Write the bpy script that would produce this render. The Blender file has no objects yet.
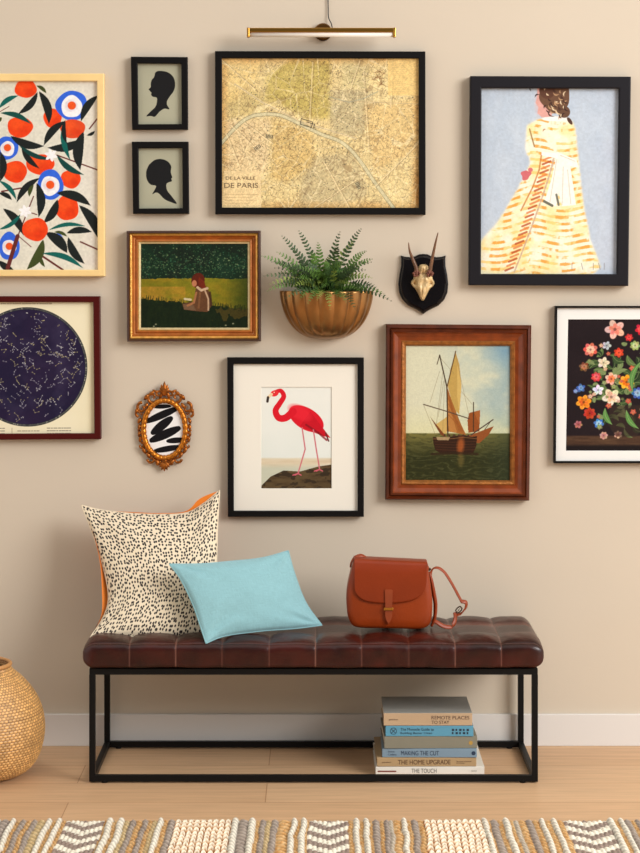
import bpy, bmesh, math, random
import numpy as np
from mathutils import Vector, Matrix, noise as mnoise

C = bpy.context.scene.collection
SC = bpy.context.scene
PI = math.pi

# ------------------------------------------------------------------ camera, light, exposure
F, H, DW, YH = 1948.0, 1.527, 6.082, 256.0          # focal length (px), eye height, distance to the wall, horizon row
cam_d = bpy.data.cameras.new('camera'); cam = bpy.data.objects.new('camera', cam_d); C.objects.link(cam)
cam.location = (0, -DW, H); cam.rotation_euler = (PI/2, 0, 0)
cam_d.sensor_fit = 'AUTO'; cam_d.sensor_width = 36.0
cam_d.lens = F/853*36.0
cam_d.shift_y = -(426.5-YH)/853
cam_d.clip_start = 0.05
SC.camera = cam

w = bpy.data.worlds.new('world'); SC.world = w; w.use_nodes = True
bgn = w.node_tree.nodes['Background']
bgn.inputs[0].default_value = (1.0, 0.97, 0.93, 1); bgn.inputs[1].default_value = 1.0
# made-up surround: bright sides and top, dimmed behind camera to keep blacks dark
_t = w.node_tree; _g = _t.nodes.new('ShaderNodeTexCoord'); _s = _t.nodes.new('ShaderNodeSeparateXYZ'); _r = _t.nodes.new('ShaderNodeMapRange')
_r.interpolation_type = 'SMOOTHSTEP'
_r.inputs[1].default_value = -1.0; _r.inputs[2].default_value = -0.62; _r.inputs[3].default_value = 0.10; _r.inputs[4].default_value = 1.18
_t.links.new(_g.outputs['Generated'], _s.inputs[0]); _t.links.new(_s.outputs['Y'], _r.inputs[0]); _t.links.new(_r.outputs[0], bgn.inputs[1])

def area(name, loc, target, size, sizey, power, col):
    l = bpy.data.lights.new(name, 'AREA'); l.shape = 'RECTANGLE'; l.size = size; l.size_y = sizey
    l.energy = power; l.color = col
    o = bpy.data.objects.new(name, l); C.objects.link(o); o.location = loc
    o.rotation_euler = (Vector(target)-Vector(loc)).to_track_quat('-Z', 'Y').to_euler()
    return o
area('window_light', (5.3, -4.9, 3.9), (0.1, 0, 1.1), 3.6, 3.2, 505, (1.0, 0.99, 0.985))
SC.view_settings.view_transform = 'Standard'; SC.view_settings.look = 'None'
SC.view_settings.exposure = 0.0; SC.view_settings.gamma = 1.0
SC.view_settings.use_curve_mapping = False

# ------------------------------------------------------------------ helpers
def lin(c):
    return tuple(((v/255)/12.92 if v/255 <= 0.04045 else ((v/255+0.055)/1.055)**2.4) for v in c)
def lin_np(a):
    a = np.clip(a/255.0, 0, 1)
    return np.where(a <= 0.04045, a/12.92, ((a+0.055)/1.055)**2.4)
def P(px, py, d):                     # a place d metres in front of the wall
    D = DW-d
    return Vector(((px-320)*D/F, -d, H-(py-YH)*D/F))

def mat(name, col, rough=0.6, metal=0.0, bump=0.0, bscale=40, var=0.0, vscale=8, spec=0.5, attr=None, coat=0.0, stretch=(1,1,1), sheen=0.0):
    m = bpy.data.materials.new(name); m.use_nodes = True
    nt = m.node_tree; N = nt.nodes; L = nt.links
    b = N['Principled BSDF']
    c = lin(col)+(1,)
    b.inputs['Base Color'].default_value = c
    b.inputs['Roughness'].default_value = rough; b.inputs['Metallic'].default_value = metal
    b.inputs['Specular IOR Level'].default_value = spec
    b.inputs['Coat Weight'].default_value = coat; b.inputs['Coat Roughness'].default_value = 0.15
    b.inputs['Sheen Weight'].default_value = sheen
    tc = N.new('ShaderNodeTexCoord'); mp = N.new('ShaderNodeMapping'); mp.inputs['Scale'].default_value = stretch
    L.new(tc.outputs['Object'], mp.inputs[0])
    src = None
    if attr:
        a = N.new('ShaderNodeAttribute'); a.attribute_name = attr; src = a.outputs['Color']
    if var > 0:
        n = N.new('ShaderNodeTexNoise'); n.inputs['Scale'].default_value = vscale; n.inputs['Detail'].default_value = 5
        L.new(mp.outputs[0], n.inputs['Vector'])
        r = N.new('ShaderNodeMapRange'); r.inputs[1].default_value = 0.3; r.inputs[2].default_value = 0.7
        r.inputs[3].default_value = 1-var; r.inputs[4].default_value = 1+var
        L.new(n.outputs[0], r.inputs[0])
        mx = N.new('ShaderNodeMix'); mx.data_type = 'RGBA'; mx.blend_type = 'MULTIPLY'; mx.inputs[0].default_value = 1
        if src: L.new(src, mx.inputs[6])
        else: mx.inputs[6].default_value = c
        L.new(r.outputs[0], mx.inputs[7]); src = mx.outputs[2]
    if src: L.new(src, b.inputs['Base Color'])
    if bump > 0:
        n2 = N.new('ShaderNodeTexNoise'); n2.inputs['Scale'].default_value = bscale; n2.inputs['Detail'].default_value = 4
        L.new(mp.outputs[0], n2.inputs['Vector'])
        bp = N.new('ShaderNodeBump'); bp.inputs['Strength'].default_value = bump; bp.inputs['Distance'].default_value = 0.004
        L.new(n2.outputs[0], bp.inputs['Height']); L.new(bp.outputs[0], b.inputs['Normal'])
    return m

def link_mesh(name, me, m, parent=None, smooth=False):
    o = bpy.data.objects.new(name, me); C.objects.link(o)
    if m is not None:
        for x in (m if isinstance(m, (list, tuple)) else [m]): me.materials.append(x)
    if smooth:
        me.polygons.foreach_set('use_smooth', [True]*len(me.polygons))
    if parent is not None:
        o.parent = parent
        o.matrix_parent_inverse = Matrix.Translation(-parent.location)
    return o
def pydata(name, vs, fs, m, parent=None, smooth=False, mi=None):
    me = bpy.data.meshes.new(name); me.from_pydata([tuple(v) for v in vs], [], fs); me.update()
    if mi: me.polygons.foreach_set('material_index', mi)
    return link_mesh(name, me, m, parent, smooth)
def bmobj(name, bm, m, parent=None, smooth=False):
    bmesh.ops.recalc_face_normals(bm, faces=bm.faces)
    me = bpy.data.meshes.new(name); bm.to_mesh(me); bm.free()
    return link_mesh(name, me, m, parent, smooth)
def tag(o, label, cat, group=None):
    o['label'] = label; o['category'] = cat
    if group: o['group'] = group
    return o
def thing(name, label, cat, loc, group=None):
    o = bpy.data.objects.new(name, None); C.objects.link(o); o.location = loc
    o.empty_display_size = 0.05
    return tag(o, label, cat, group)
def struct(o): o['kind'] = 'structure'; return o

def bx(bm, x0, x1, y0, y1, z0, z1, bev=0.0, M=None):
    r = bmesh.ops.create_cube(bm, size=1)
    for v in r['verts']:
        v.co = Vector((x0+(v.co.x+.5)*(x1-x0), y0+(v.co.y+.5)*(y1-y0), z0+(v.co.z+.5)*(z1-z0)))
    if bev > 0:
        es = set(e for v in r['verts'] for e in v.link_edges)
        res = bmesh.ops.bevel(bm, geom=list(es), offset=bev, segments=2, affect='EDGES', profile=0.5)
        vs = set(res['verts'])
        for f in res['faces']:
            vs.update(f.verts)
        if M:
            # everything connected
            stack = list(vs); seen = set(stack)
            while stack:
                v = stack.pop()
                for e in v.link_edges:
                    q = e.other_vert(v)
                    if q not in seen: seen.add(q); stack.append(q)
            for v in seen: v.co = M @ v.co
    elif M:
        for v in r['verts']: v.co = M @ v.co
def catmull(pts, n=8):
    pts = [Vector(p) for p in pts]; out = []
    for i in range(len(pts)-1):
        p0 = pts[max(i-1, 0)]; p1 = pts[i]; p2 = pts[i+1]; p3 = pts[min(i+2, len(pts)-1)]
        for k in range(n):
            t = k/n
            out.append(0.5*((2*p1)+(-p0+p2)*t+(2*p0-5*p1+4*p2-p3)*t*t+(-p0+3*p1-3*p2+p3)*t**3))
    out.append(pts[-1]); return out
def tube(bm, pts, rad, seg=10, flat=None, up=None, caps=True):
    """rad: number or function of 0..1; flat=(a,b) multiplies radius on the two axes"""
    pts = [Vector(p) for p in pts]; n = len(pts); rings = []
    T0 = (pts[1]-pts[0]).normalized()
    U = Vector(up) if up else (Vector((0, 0, 1)) if abs(T0.z) < 0.9 else Vector((0, 1, 0)))
    for i, p in enumerate(pts):
        T = (pts[min(i+1, n-1)]-pts[max(i-1, 0)])
        T = T.normalized() if T.length > 1e-9 else T0
        A = U-T*U.dot(T)
        A = A.normalized() if A.length > 1e-6 else T.orthogonal().normalized()
        if up is None: U = A
        B = T.cross(A)
        r = rad(i/(n-1)) if callable(rad) else rad
        fa, fb = flat if flat else (1, 1)
        rings.append([bm.verts.new(p+A*(math.cos(a)*r*fa)+B*(math.sin(a)*r*fb)) for a in [2*PI*k/seg for k in range(seg)]])
    for i in range(n-1):
        for k in range(seg):
            bm.faces.new((rings[i][k], rings[i][(k+1) % seg], rings[i+1][(k+1) % seg], rings[i+1][k]))
    if caps:
        bm.faces.new(rings[0][::-1]); bm.faces.new(rings[-1])
def ball(bm, c, r, sx=1, sy=1, sz=1, u=12, v=8):
    res = bmesh.ops.create_uvsphere(bm, u_segments=u, v_segments=v, radius=r)
    for q in res['verts']: q.co = Vector((q.co.x*sx, q.co.y*sy, q.co.z*sz))+Vector(c)

def text_mesh(name, s, m, parent, x0, x1, z0, z1, y, rotz=0.0, pivot=None, fitw=True):
    cu = bpy.data.curves.new('t', 'FONT'); cu.body = s; cu.size = 1; cu.extrude = 0
    o = bpy.data.objects.new('t', cu); C.objects.link(o)
    bpy.context.view_layer.update()
    me = bpy.data.meshes.new_from_object(o)
    bpy.data.objects.remove(o); bpy.data.curves.remove(cu)
    xs = [v.co.x for v in me.vertices]; ys = [v.co.y for v in me.vertices]
    ax, bx_, ay, by = min(xs), max(xs), min(ys), max(ys)
    for v in me.vertices:
        X = x0+(v.co.x-ax)/(bx_-ax)*(x1-x0); Z = z0+(v.co.y-ay)/(by-ay)*(z1-z0)
        v.co = Vector((X, y, Z))
    o = link_mesh(name, me, m, None)
    if rotz and pivot is not None:
        M = Matrix.Translation(pivot) @ Matrix.Rotation(rotz, 4, 'Z') @ Matrix.Translation(-pivot)
        me.transform(M)
    if parent:
        root = parent
        o.parent = parent
        if parent.type == 'EMPTY': o.matrix_parent_inverse = Matrix.Translation(-parent.location)
    return o

# ------------------------------------------------------------------ paint on a fine grid of vertices
def vnoise(h, w, cell, seed=0, octv=3):
    rng = np.random.RandomState(seed); out = np.zeros((h, w)); amp = 1; tot = 0
    for o in range(octv):
        c = max(cell/2**o, 1.01) if np.isscalar(cell) else cell
        cy, cx = (c, c) if np.isscalar(c) else (max(c[0]/2**o, 1.01), max(c[1]/2**o, 1.01))
        gh, gw = int(h/cy)+3, int(w/cx)+3
        g = rng.rand(gh, gw)
        y = np.arange(h)/cy; x = np.arange(w)/cx
        yi = y.astype(int); xi = x.astype(int); fy = (y-yi)[:, None]; fx = (x-xi)[None, :]
        fy = fy*fy*(3-2*fy); fx = fx*fx*(3-2*fx)
        a = g[yi][:, xi]; b = g[yi][:, xi+1]; c_ = g[yi+1][:, xi]; d = g[yi+1][:, xi+1]
        out += amp*((a*(1-fx)+b*fx)*(1-fy)+(c_*(1-fx)+d*fx)*fy); tot += amp; amp *= .5
    return out/tot
class Canvas:
    """works in photo-scale units x0..x1, y0..y1 with r samples a unit"""
    def __init__(s, x0, y0, x1, y1, bg, r=2.5):
        s.x0, s.y0, s.x1, s.y1, s.r = x0, y0, x1, y1, r
        s.w = int((x1-x0)*r); s.h = int((y1-y0)*r)
        s.a = np.zeros((s.h, s.w, 3)); s.a[:] = bg
        s.X, s.Y = np.meshgrid(x0+(np.arange(s.w)+.5)*(x1-x0)/s.w, y0+(np.arange(s.h)+.5)*(y1-y0)/s.h)
    def n(s, cell, seed=0, octv=3):
        c = cell*s.r if np.isscalar(cell) else (cell[0]*s.r, cell[1]*s.r)
        return vnoise(s.h, s.w, c, seed, octv)
    def mix(s, m, col, a=1.0):
        m = np.clip(m, 0, 1)*a
        s.a += (np.array(col, float)-s.a)*m[..., None]
    def ell(s, cx, cy, rx, ry=None, rot=0, col=(0, 0, 0), a=1, soft=.4, wob=0, seed=1):
        ry = rx if ry is None else ry
        dx = s.X-cx; dy = s.Y-cy; c, t = math.cos(rot), math.sin(rot)
        u = (dx*c+dy*t)/rx; v = (-dx*t+dy*c)/ry
        q = np.sqrt(u*u+v*v)
        if wob: 
            an = np.arctan2(v, u); q = q*(1+wob*np.sin(an*3+seed)+wob*.6*np.sin(an*5+seed*2.3))
        s.mix((1-q)*min(rx, ry)/soft+.5, col, a)
    def stroke(s, pts, wd, col, a=1, soft=.35):
        for i in range(len(pts)-1):
            (ax, ay), (bx_, by) = pts[i][:2], pts[i+1][:2]
            wa = wd if np.isscalar(wd) else wd[i]; wb = wd if np.isscalar(wd) else wd[i+1]
            M = max(wa, wb)+1.5
            i0 = int((min(ax, bx_)-M-s.x0)*s.r); i1 = int((max(ax, bx_)+M-s.x0)*s.r)+1
            j0 = int((min(ay, by)-M-s.y0)*s.r); j1 = int((max(ay, by)+M-s.y0)*s.r)+1
            i0, j0 = max(i0, 0), max(j0, 0); i1, j1 = min(i1, s.w), min(j1, s.h)
            if i0 >= i1 or j0 >= j1: continue
            X = s.X[j0:j1, i0:i1]; Y = s.Y[j0:j1, i0:i1]
            dx, dy = bx_-ax, by-ay; L = dx*dx+dy*dy+1e-9
            t = np.clip(((X-ax)*dx+(Y-ay)*dy)/L, 0, 1)
            d = np.hypot(X-ax-t*dx, Y-ay-t*dy); ww = (wa+(wb-wa)*t)/2
            m = np.clip((ww-d)/soft+.5, 0, 1)*a
            s.a[j0:j1, i0:i1] += (np.array(col, float)-s.a[j0:j1, i0:i1])*m[..., None]
    def pmask(s, pts):
        m = np.zeros((s.h, s.w), bool)
        for i in range(len(pts)):
            x1, y1 = pts[i]; x2, y2 = pts[(i+1) % len(pts)]
            if y1 == y2: continue
            c = ((s.Y >= min(y1, y2)) & (s.Y < max(y1, y2)))
            xc = x1+(s.Y-y1)*(x2-x1)/(y2-y1)
            m ^= c & (s.X < xc)
        return m.astype(float)
    def poly(s, pts, col, a=1): s.mix(s.pmask(pts), col, a)
    def leaf(s, p0, p1, wd, col, bend=0.12, a=1, vein=None):
        n = 14; (ax, ay), (bx_, by) = p0, p1; dx, dy = bx_-ax, by-ay
        pts = []; wds = []
        for k in range(n+1):
            t = k/n; o = bend*math.sin(PI*t)
            pts.append((ax+dx*t-dy*o, ay+dy*t+dx*o)); wds.append(max(wd*math.sin(PI*min(t*1.02, 1))**.8, .3))
        s.stroke(pts, wds, col, a)
        if vein: s.stroke(pts, .35, vein, .7)
    def voro(s, pts, thr, col, a, region=None):
        P_ = np.array(pts); out = np.zeros((s.h, s.w))
        for j in range(0, s.h, 16):
            X = s.X[j:j+16][..., None]-P_[:, 0]; Y = s.Y[j:j+16][..., None]-P_[:, 1]
            d = np.partition(X*X+Y*Y, 1, axis=-1)[..., :2]; d = np.sqrt(d)
            out[j:j+16] = d[..., 1]-d[..., 0]
        m = (out < thr).astype(float)
        if region is not None: m = m*region
        s.mix(m, col, a); return out
    def grain(s, amp, cell=1.2, seed=5):
        s.a *= (1+amp*(s.n(cell, seed, 2)-.5)*2)[..., None]
def paint_grid(name, cv, fn, m, parent, oval=False):
    """fn(u,v) -> world point, u to the right and v down, both 0..1"""
    h, w_ = cv.h, cv.w
    p00, p10, p01, p11 = [np.array(fn(*q)) for q in ((0, 0), (1, 0), (0, 1), (1, 1))]
    u = np.linspace(0, 1, w_); v = np.linspace(0, 1, h); U, V = np.meshgrid(u, v)
    U_, V_ = U[..., None], V[..., None]
    co = p00*(1-U_)*(1-V_)+p10*U_*(1-V_)+p01*(1-U_)*V_+p11*U_*V_
    idx = np.arange(h*w_).reshape(h, w_)
    q = np.stack([idx[1:, :-1], idx[1:, 1:], idx[:-1, 1:], idx[:-1, :-1]], -1).reshape(-1, 4)
    if oval:
        cu, cv_ = (U[1:, 1:].ravel()-.5)*2, (V[1:, 1:].ravel()-.5)*2
        q = q[(cu*cu+cv_*cv_) < 1.0]
    me = bpy.data.meshes.new(name)
    me.vertices.add(h*w_); me.vertices.foreach_set('co', co.reshape(-1).astype(np.float32))
    me.loops.add(len(q)*4); me.loops.foreach_set('vertex_index', q.reshape(-1).astype(np.int32))
    me.polygons.add(len(q)); me.polygons.foreach_set('loop_start', np.arange(0, len(q)*4, 4, dtype=np.int32))
    me.update(calc_edges=True); me.validate()
    at = me.color_attributes.new('paint', 'FLOAT_COLOR', 'POINT')
    col = np.ones((h*w_, 4), np.float32); col[:, :3] = lin_np(cv.a.reshape(-1, 3))
    at.data.foreach_set('color', col.reshape(-1))
    return link_mesh(name, me, m, parent)

# ------------------------------------------------------------------ materials
M_wall = mat('wall_paint', (200, 187, 168), .85, bump=.05, bscale=60, var=.012, vscale=3)
M_base = mat('baseboard_paint', (216, 211, 205), .45)
M_black = mat('black_frame_wood', (11, 9, 9), .5, spec=.15)
M_ink = mat('ink', (50, 42, 36), .8)
M_print = mat('printed_paper', (255, 255, 255), .7, attr='paint', spec=.12)
M_oil = mat('oil_paint', (255, 255, 255), .42, attr='paint', bump=.12, bscale=220, spec=.15)
M_mat = mat('mat_board', (228, 222, 208), .8)
M_brass = mat('brass', (190, 140, 62), .28, 1.0)
M_steel = mat('black_steel', (10, 9, 9), .45, spec=.2)
M_backing = mat('backing_board', (120, 95, 70), .9)

# ------------------------------------------------------------------ the room: wall, floor, baseboard
bm = bmesh.new(); bx(bm, -4.2, 4.2, 0, .12, 0, 3.2)
struct(bmobj('wall_back', bm, M_wall))
def floor_material():
    m = bpy.data.materials.new('oak_floor'); m.use_nodes = True
    nt = m.node_tree; N = nt.nodes; L = nt.links; b = N['Principled BSDF']
    tc = N.new('ShaderNodeTexCoord'); mp = N.new('ShaderNodeMapping'); mp.inputs['Location'].default_value = (.153, .44+.198*20, 0)
    L.new(tc.outputs['Object'], mp.inputs[0])
    br = N.new('ShaderNodeTexBrick'); br.offset = .25; br.offset_frequency = 2; br.squash = 1
    br.inputs['Scale'].default_value = 1; br.inputs['Brick Width'].default_value = 2.2; br.inputs['Row Height'].default_value = .198
    br.inputs['Mortar Size'].default_value = .0014; br.inputs['Mortar Smooth'].default_value = .1; br.inputs['Bias'].default_value = 0
    br.inputs['Color1'].default_value = lin((200, 163, 125))+(1,); br.inputs['Color2'].default_value = lin((192, 153, 115))+(1,)
    br.inputs['Mortar'].default_value = lin((158, 116, 80))+(1,)
    L.new(mp.outputs[0], br.inputs[0])
    mp2 = N.new('ShaderNodeMapping'); mp2.inputs['Scale'].default_value = (1.4, 22, 1); L.new(tc.outputs['Object'], mp2.inputs[0])
    n = N.new('ShaderNodeTexNoise'); n.inputs['Scale'].default_value = 2.5; n.inputs['Detail'].default_value = 8; n.inputs['Roughness'].default_value = .65; n.inputs['Distortion'].default_value = .4
    L.new(mp2.outputs[0], n.inputs[0])
    r = N.new('ShaderNodeMapRange'); r.inputs[1].default_value = .3; r.inputs[2].default_value = .7; r.inputs[3].default_value = .84; r.inputs[4].default_value = 1.12
    L.new(n.outputs[0], r.inputs[0])
    mx = N.new('ShaderNodeMix'); mx.data_type = 'RGBA'; mx.blend_type = 'MULTIPLY'; mx.inputs[0].default_value = 1
    L.new(br.outputs[0], mx.inputs[6]); L.new(r.outputs[0], mx.inputs[7]); L.new(mx.outputs[2], b.inputs['Base Color'])
    b.inputs['Roughness'].default_value = .48; b.inputs['Specular IOR Level'].default_value = .35
    return m
bm = bmesh.new(); bx(bm, -4.2, 4.2, -5.5, 0, -.1, 0)
struct(bmobj('floor', bm, floor_material()))
bm = bmesh.new(); bx(bm, -4.2, 4.2, -.014, 0, 0, .099, .002)
struct(bmobj('baseboard_back', bm, M_base))

# ------------------------------------------------------------------ framed pictures
def quad_fn(q, d):      # q = TL, TR, BR, BL in photo units on the plane d in front of the wall
    pts = [P(x, y, d) for x, y in q]
    def fn(u, v):
        return pts[0]*(1-u)*(1-v)+pts[1]*u*(1-v)+pts[2]*u*v+pts[3]*(1-u)*v
    return fn
def rectq(x0, y0, x1, y1): return [(x0, y0), (x1, y0), (x1, y1), (x0, y1)]
def moulding(name, outer, inner, prof, dref, mats, parent, seg=6, mi=None):
    """prof: (s, d): s 0 outer edge .. 1 inner edge, d in front of the wall"""
    O = [P(x, y, dref) for x, y in outer]; I = [P(x, y, dref) for x, y in inner]
    vs = []; fs = []; mis = []
    n = len(prof)
    for k in range(4):
        for (s, d) in prof:
            p = O[k].lerp(I[k], s); vs.append((p.x, -d, p.z))
    for k in range(4):
        k2 = (k+1) % 4
        for j in range(n-1):
            fs.append((k*n+j, k2*n+j, k2*n+j+1, k*n+j+1)); mis.append(mi[j] if mi else 0)
        fs.append((k*n+n-1, k2*n+n-1, k2*n, k*n)); mis.append(0)
    return pydata(name, vs, fs, mats, parent, False, mis)
FLAT = lambda d: [(0, .001), (0, d-.0015), (.1, d), (.9, d), (1, d-.0015), (1, .001)]

def picture(name, label, cat, outer, inner, depth, mats, cv, recess, prof=None, mi=None, print_mat=None, pq=None, group=None, pname='print', fname='frame'):
    c = P(sum(p[0] for p in outer)/4, max(p[1] for p in outer), 0)
    t = thing(name, label, cat, (c.x, -.001, c.z), group)
    moulding(fname, outer, inner, prof or FLAT(depth), depth, mats, t, mi=mi)
    q = pq or inner
    # the print sits inside the rebate: grow it a hair under the frame lip
    if pq is None:
        cx = sum(p[0] for p in q)/4; cy = sum(p[1] for p in q)/4
        q = [(x+(.6 if x > cx else -.6), y+(.6 if y > cy else -.6)) for x, y in q]
    pr = paint_grid(pname, cv, quad_fn(q, recess), print_mat or M_print, t) if cv is not None else None
    # backing board
    fn = quad_fn(inner, depth)
    ps = [fn(0, 0), fn(1, 0), fn(1, 1), fn(0, 1)]
    bmv = bmesh.new()
    f = [bmv.verts.new((p.x, -.002, p.z)) for p in ps]; g = [bmv.verts.new((p.x, -(recess-.0025), p.z)) for p in ps]
    bmv.faces.new(f); bmv.faces.new(g)
    for k in range(4): bmv.faces.new((f[k], f[(k+1) % 4], g[(k+1) % 4], g[k]))
    bmobj('backing_board', bmv, M_backing, t)
    return t, pr

rng = random.Random(7)
# --- oranges print, pale wood frame
cv = Canvas(-46, 81, 97, 270, (210, 206, 188), 2.5)
cv.mix(cv.n(30, 3), (222, 219, 206), .8); cv.mix(np.clip((cv.X-70)/30, 0, 1)*cv.n(12, 8), (222, 205, 200), .6)
q3 = lambda x, y: (x/6.095, 75+y/6.095)
q4 = lambda x, y: (x/6.095, 175+y/6.095)
RED, BLU, WHT, DRK, TEA, OLV, BRN = (228, 66, 22), (50, 98, 212), (236, 234, 234), (28, 33, 32), (16, 92, 84), (62, 72, 34), (98, 42, 38)
def branch(q, a, b, wd): cv.stroke([q(*a), q(*b)], wd/6.095, BRN)
for q, a, b, wd in ((q3, (595, 260), (540, 330), 8), (q3, (345, 490), (590, 580), 8), (q4, (205, 130), (115, 360), 7), (q4, (15, 100), (130, 80), 9), (q4, (255, 490), (380, 575), 12),
                    (q4, (485, 405), (595, 455), 9), (q4, (115, 370), (190, 435), 5), (q4, (160, 220), (225, 240), 6), (q3, (0, 230), (60, 195), 4)): branch(q, a, b, wd)
def orange(q, x, y, rx, ry, col=RED):
    X, Y = q(x, y); rx /= 6.1; ry /= 6.1
    cv.ell(X, Y, rx, ry, 0, col, 1, wob=.03, seed=x); cv.ell(X-rx*.2, Y-ry*.25, rx*.6, ry*.55, .4, (240, 92, 34), .45, soft=4)
    cv.ell(X+rx*.3, Y+ry*.35, rx*.45, ry*.4, .4, (205, 46, 16), .4, soft=3)
def eye(q, x, y, b, b2, wr, o, sx=1):
    X, Y = q(x, y)
    cv.ell(X, Y, b/6.1, b2/6.1, 0, BLU, wob=.03, seed=x); cv.ell(X, Y+1, wr/6.1, wr*1.08/6.1, 0, WHT, wob=.03, seed=x+2)
    cv.ell(X-1, Y, o*1.5/6.1, o*1.5/6.1, 0, (200, 190, 200), .5, soft=2); cv.ell(X, Y, o/6.1, o/6.1, 0, (226, 84, 32))
orange(q3, 320, 265, 55, 58)
eye(q3, 435, 190, 95, 90, 62, 25)
for a in ((160, 88, 66, 56), (125, 320, 76, 63), (245, 545, 85, 62), (95, 590, 72, 66)): orange(q3, *a)
orange(q3, 440, 330, 75, 58, (214, 72, 34))
orange(q4, 428, 25, 60, 56)
eye(q3, 50, 445, 66, 70, 42, 22); eye(q4, 305, 60, 78, 92, 55, 25); eye(q4, 60, 432, 62, 85, 42, 22)
cv.ell(*q4(355, 385), 4, 5.5, -.5, (66, 110, 220))
orange(q4, 405, 200, 70, 76)
for q, a, b, wd, col in ((q3, (230, 110), (115, 240), 40, DRK), (q3, (240, 105), (298, 300), 50, DRK), (q3, (592, 130), (490, 285), 45, DRK), (q3, (395, 285), (268, 430), 45, DRK),
        (q3, (505, 395), (290, 445), 52, DRK), (q3, (505, 350), (485, 580), 62, DRK), (q3, (395, 280), (425, 520), 34, TEA), (q3, (395, 280), (405, 420), 28, DRK), (q3, (70, 375), (268, 435), 50, DRK),
        (q3, (135, 430), (240, 570), 35, DRK), (q3, (120, 430), (320, 515), 28, (18, 60, 56)), (q3, (345, 490), (505, 608), 36, (18, 66, 60)), (q3, (10, 235), (190, 300), 32, (18, 74, 66)),
        (q3, (0, 205), (115, 130), 30, TEA), (q3, (225, 70), (282, 115), 22, OLV), (q3, (572, 345), (525, 370), 18, DRK), (q3, (8, 470), (5, 650), 44, DRK), (q3, (0, 290), (15, 262), 20, OLV),
        (q4, (240, 20), (105, 165), 40, DRK), (q4, (225, 50), (235, 255), 52, DRK), (q4, (345, 110), (545, 185), 55, DRK), (q4, (348, 150), (265, 290), 50, DRK), (q4, (478, 185), (602, 400), 62, DRK),
        (q4, (25, 205), (145, 365), 50, DRK), (q4, (0, 330), (130, 235), 25, TEA), (q4, (0, 35), (102, 150), 28, TEA), (q4, (0, 110), (75, 150), 28, DRK), (q4, (278, 350), (405, 472), 62, DRK),
        (q4, (262, 392), (165, 572), 55, OLV), (q4, (300, 332), (512, 310), 24, TEA), (q4, (330, 345), (405, 372), 20, OLV), (q4, (405, 352), (552, 345), 40, DRK), (q4, (412, 378), (508, 537), 48, DRK),
        (q4, (260, 475), (497, 562), 34, TEA), (q4, (245, 488), (272, 556), 22, OLV), (q4, (205, 60), (180, 130), 24, OLV), (q4, (0, 520), (85, 575), 40, DRK)):
    cv.leaf(q(*a), q(*b), wd/6.1, col, bend=.1*(1 if (a[0]*7+b[1]) % 2 else -1))
branch(q4, (110, 370), (50, 565), 24)
orange(q4, 215, 330, 77, 70)
for q, x, y in ((q4, 155, 220), (q3, 310, 490)):
    X, Y = q(x, y)
    for k in range(6): cv.leaf((X, Y), (X+6.5*math.cos(k*1.05+.3), Y+6.5*math.sin(k*1.05+.3)), 3.2, WHT, 0)
for k in range(7):
    X, Y = -12-9*(k % 3)-rng.random()*6, 98+26*k
    (orange if k % 2 else (lambda q, x, y, a, b: eye(q, x, y, a, b, a*.6, 22)))(lambda x, y: (x, y), X, Y, 66, 66)
    for j in range(3): cv.leaf((X+rng.uniform(-9, 9), Y+10), (X+rng.uniform(-16, 16), Y+rng.uniform(16, 26)), 7, (DRK, TEA, OLV)[j])
cv.grain(.05, 2)
M_pale = mat('pale_maple', (232, 200, 136), .5, var=.06, vscale=14)
picture('framed_print', 'botanical print of oranges, dark leaves and blue ring flowers in pale wood frame', 'framed art',
        [(-54, 73.5), (103.8, 73.5), (104.6, 276.3), (-54, 276.3)], [(-47, 81), (97, 81), (97.6, 269.8), (-47, 269.8)], .034, M_pale, cv, .022)

# --- silhouettes
def sil(pts, x, y, label, outer, inner):
    cv = Canvas(inner[0][0], inner[0][1], inner[2][0], inner[2][1], (163, 161, 138), 5)
    cv.mix(cv.n(20, 3), (172, 170, 148), .6)
    pp = [(120+a/4.267, 45+b/4.267) for a, b in pts]
    v = catmull([(a, b, 0) for a, b in pp]+[(pp[0][0], pp[0][1], 0)], 5)
    cv.poly([(q.x, q.y) for q in v], (26, 26, 27))
    picture('silhouette_picture', label, 'framed art', outer, inner, .026, M_black, cv, .012, group=None)
    return cv
sil([(150, 120), (165, 112), (200, 116), (225, 135), (234, 165), (228, 195), (210, 220), (199, 240), (200, 255), (209, 272), (188, 270), (168, 282), (148, 303), (130, 300), (112, 301), (128, 283), (150, 262), (157, 240), (156, 224), (140, 220), (133, 212), (134, 203), (128, 196), (123, 189), (131, 180), (132, 165), (136, 150), (146, 138)],
    0, 0, 'small black framed silhouette of a child facing left, upper of the two',
    [(130.8, 56.6), (187.4, 57), (187.8, 129.3), (132, 129.6)], [(137.4, 63.2), (181.3, 63.6), (181.6, 124), (138.2, 124.2)])
sil([(125, 512), (150, 492), (180, 489), (205, 500), (218, 520), (216, 540), (218, 552), (222, 565), (218, 570), (220, 581), (206, 586), (198, 592), (197, 605), (202, 622), (220, 645), (240, 674), (215, 668), (188, 655), (165, 632), (152, 628), (138, 634), (148, 615), (153, 600), (130, 594), (115, 572), (113, 540)],
    0, 0, 'small black framed silhouette of a short haired child facing right, lower of the two',
    [(131.7, 141.6), (188.2, 141.6), (188.9, 213.8), (133, 213.8)], [(138.3, 148.2), (182.2, 148), (182.7, 208.2), (139, 208.5)])

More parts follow.
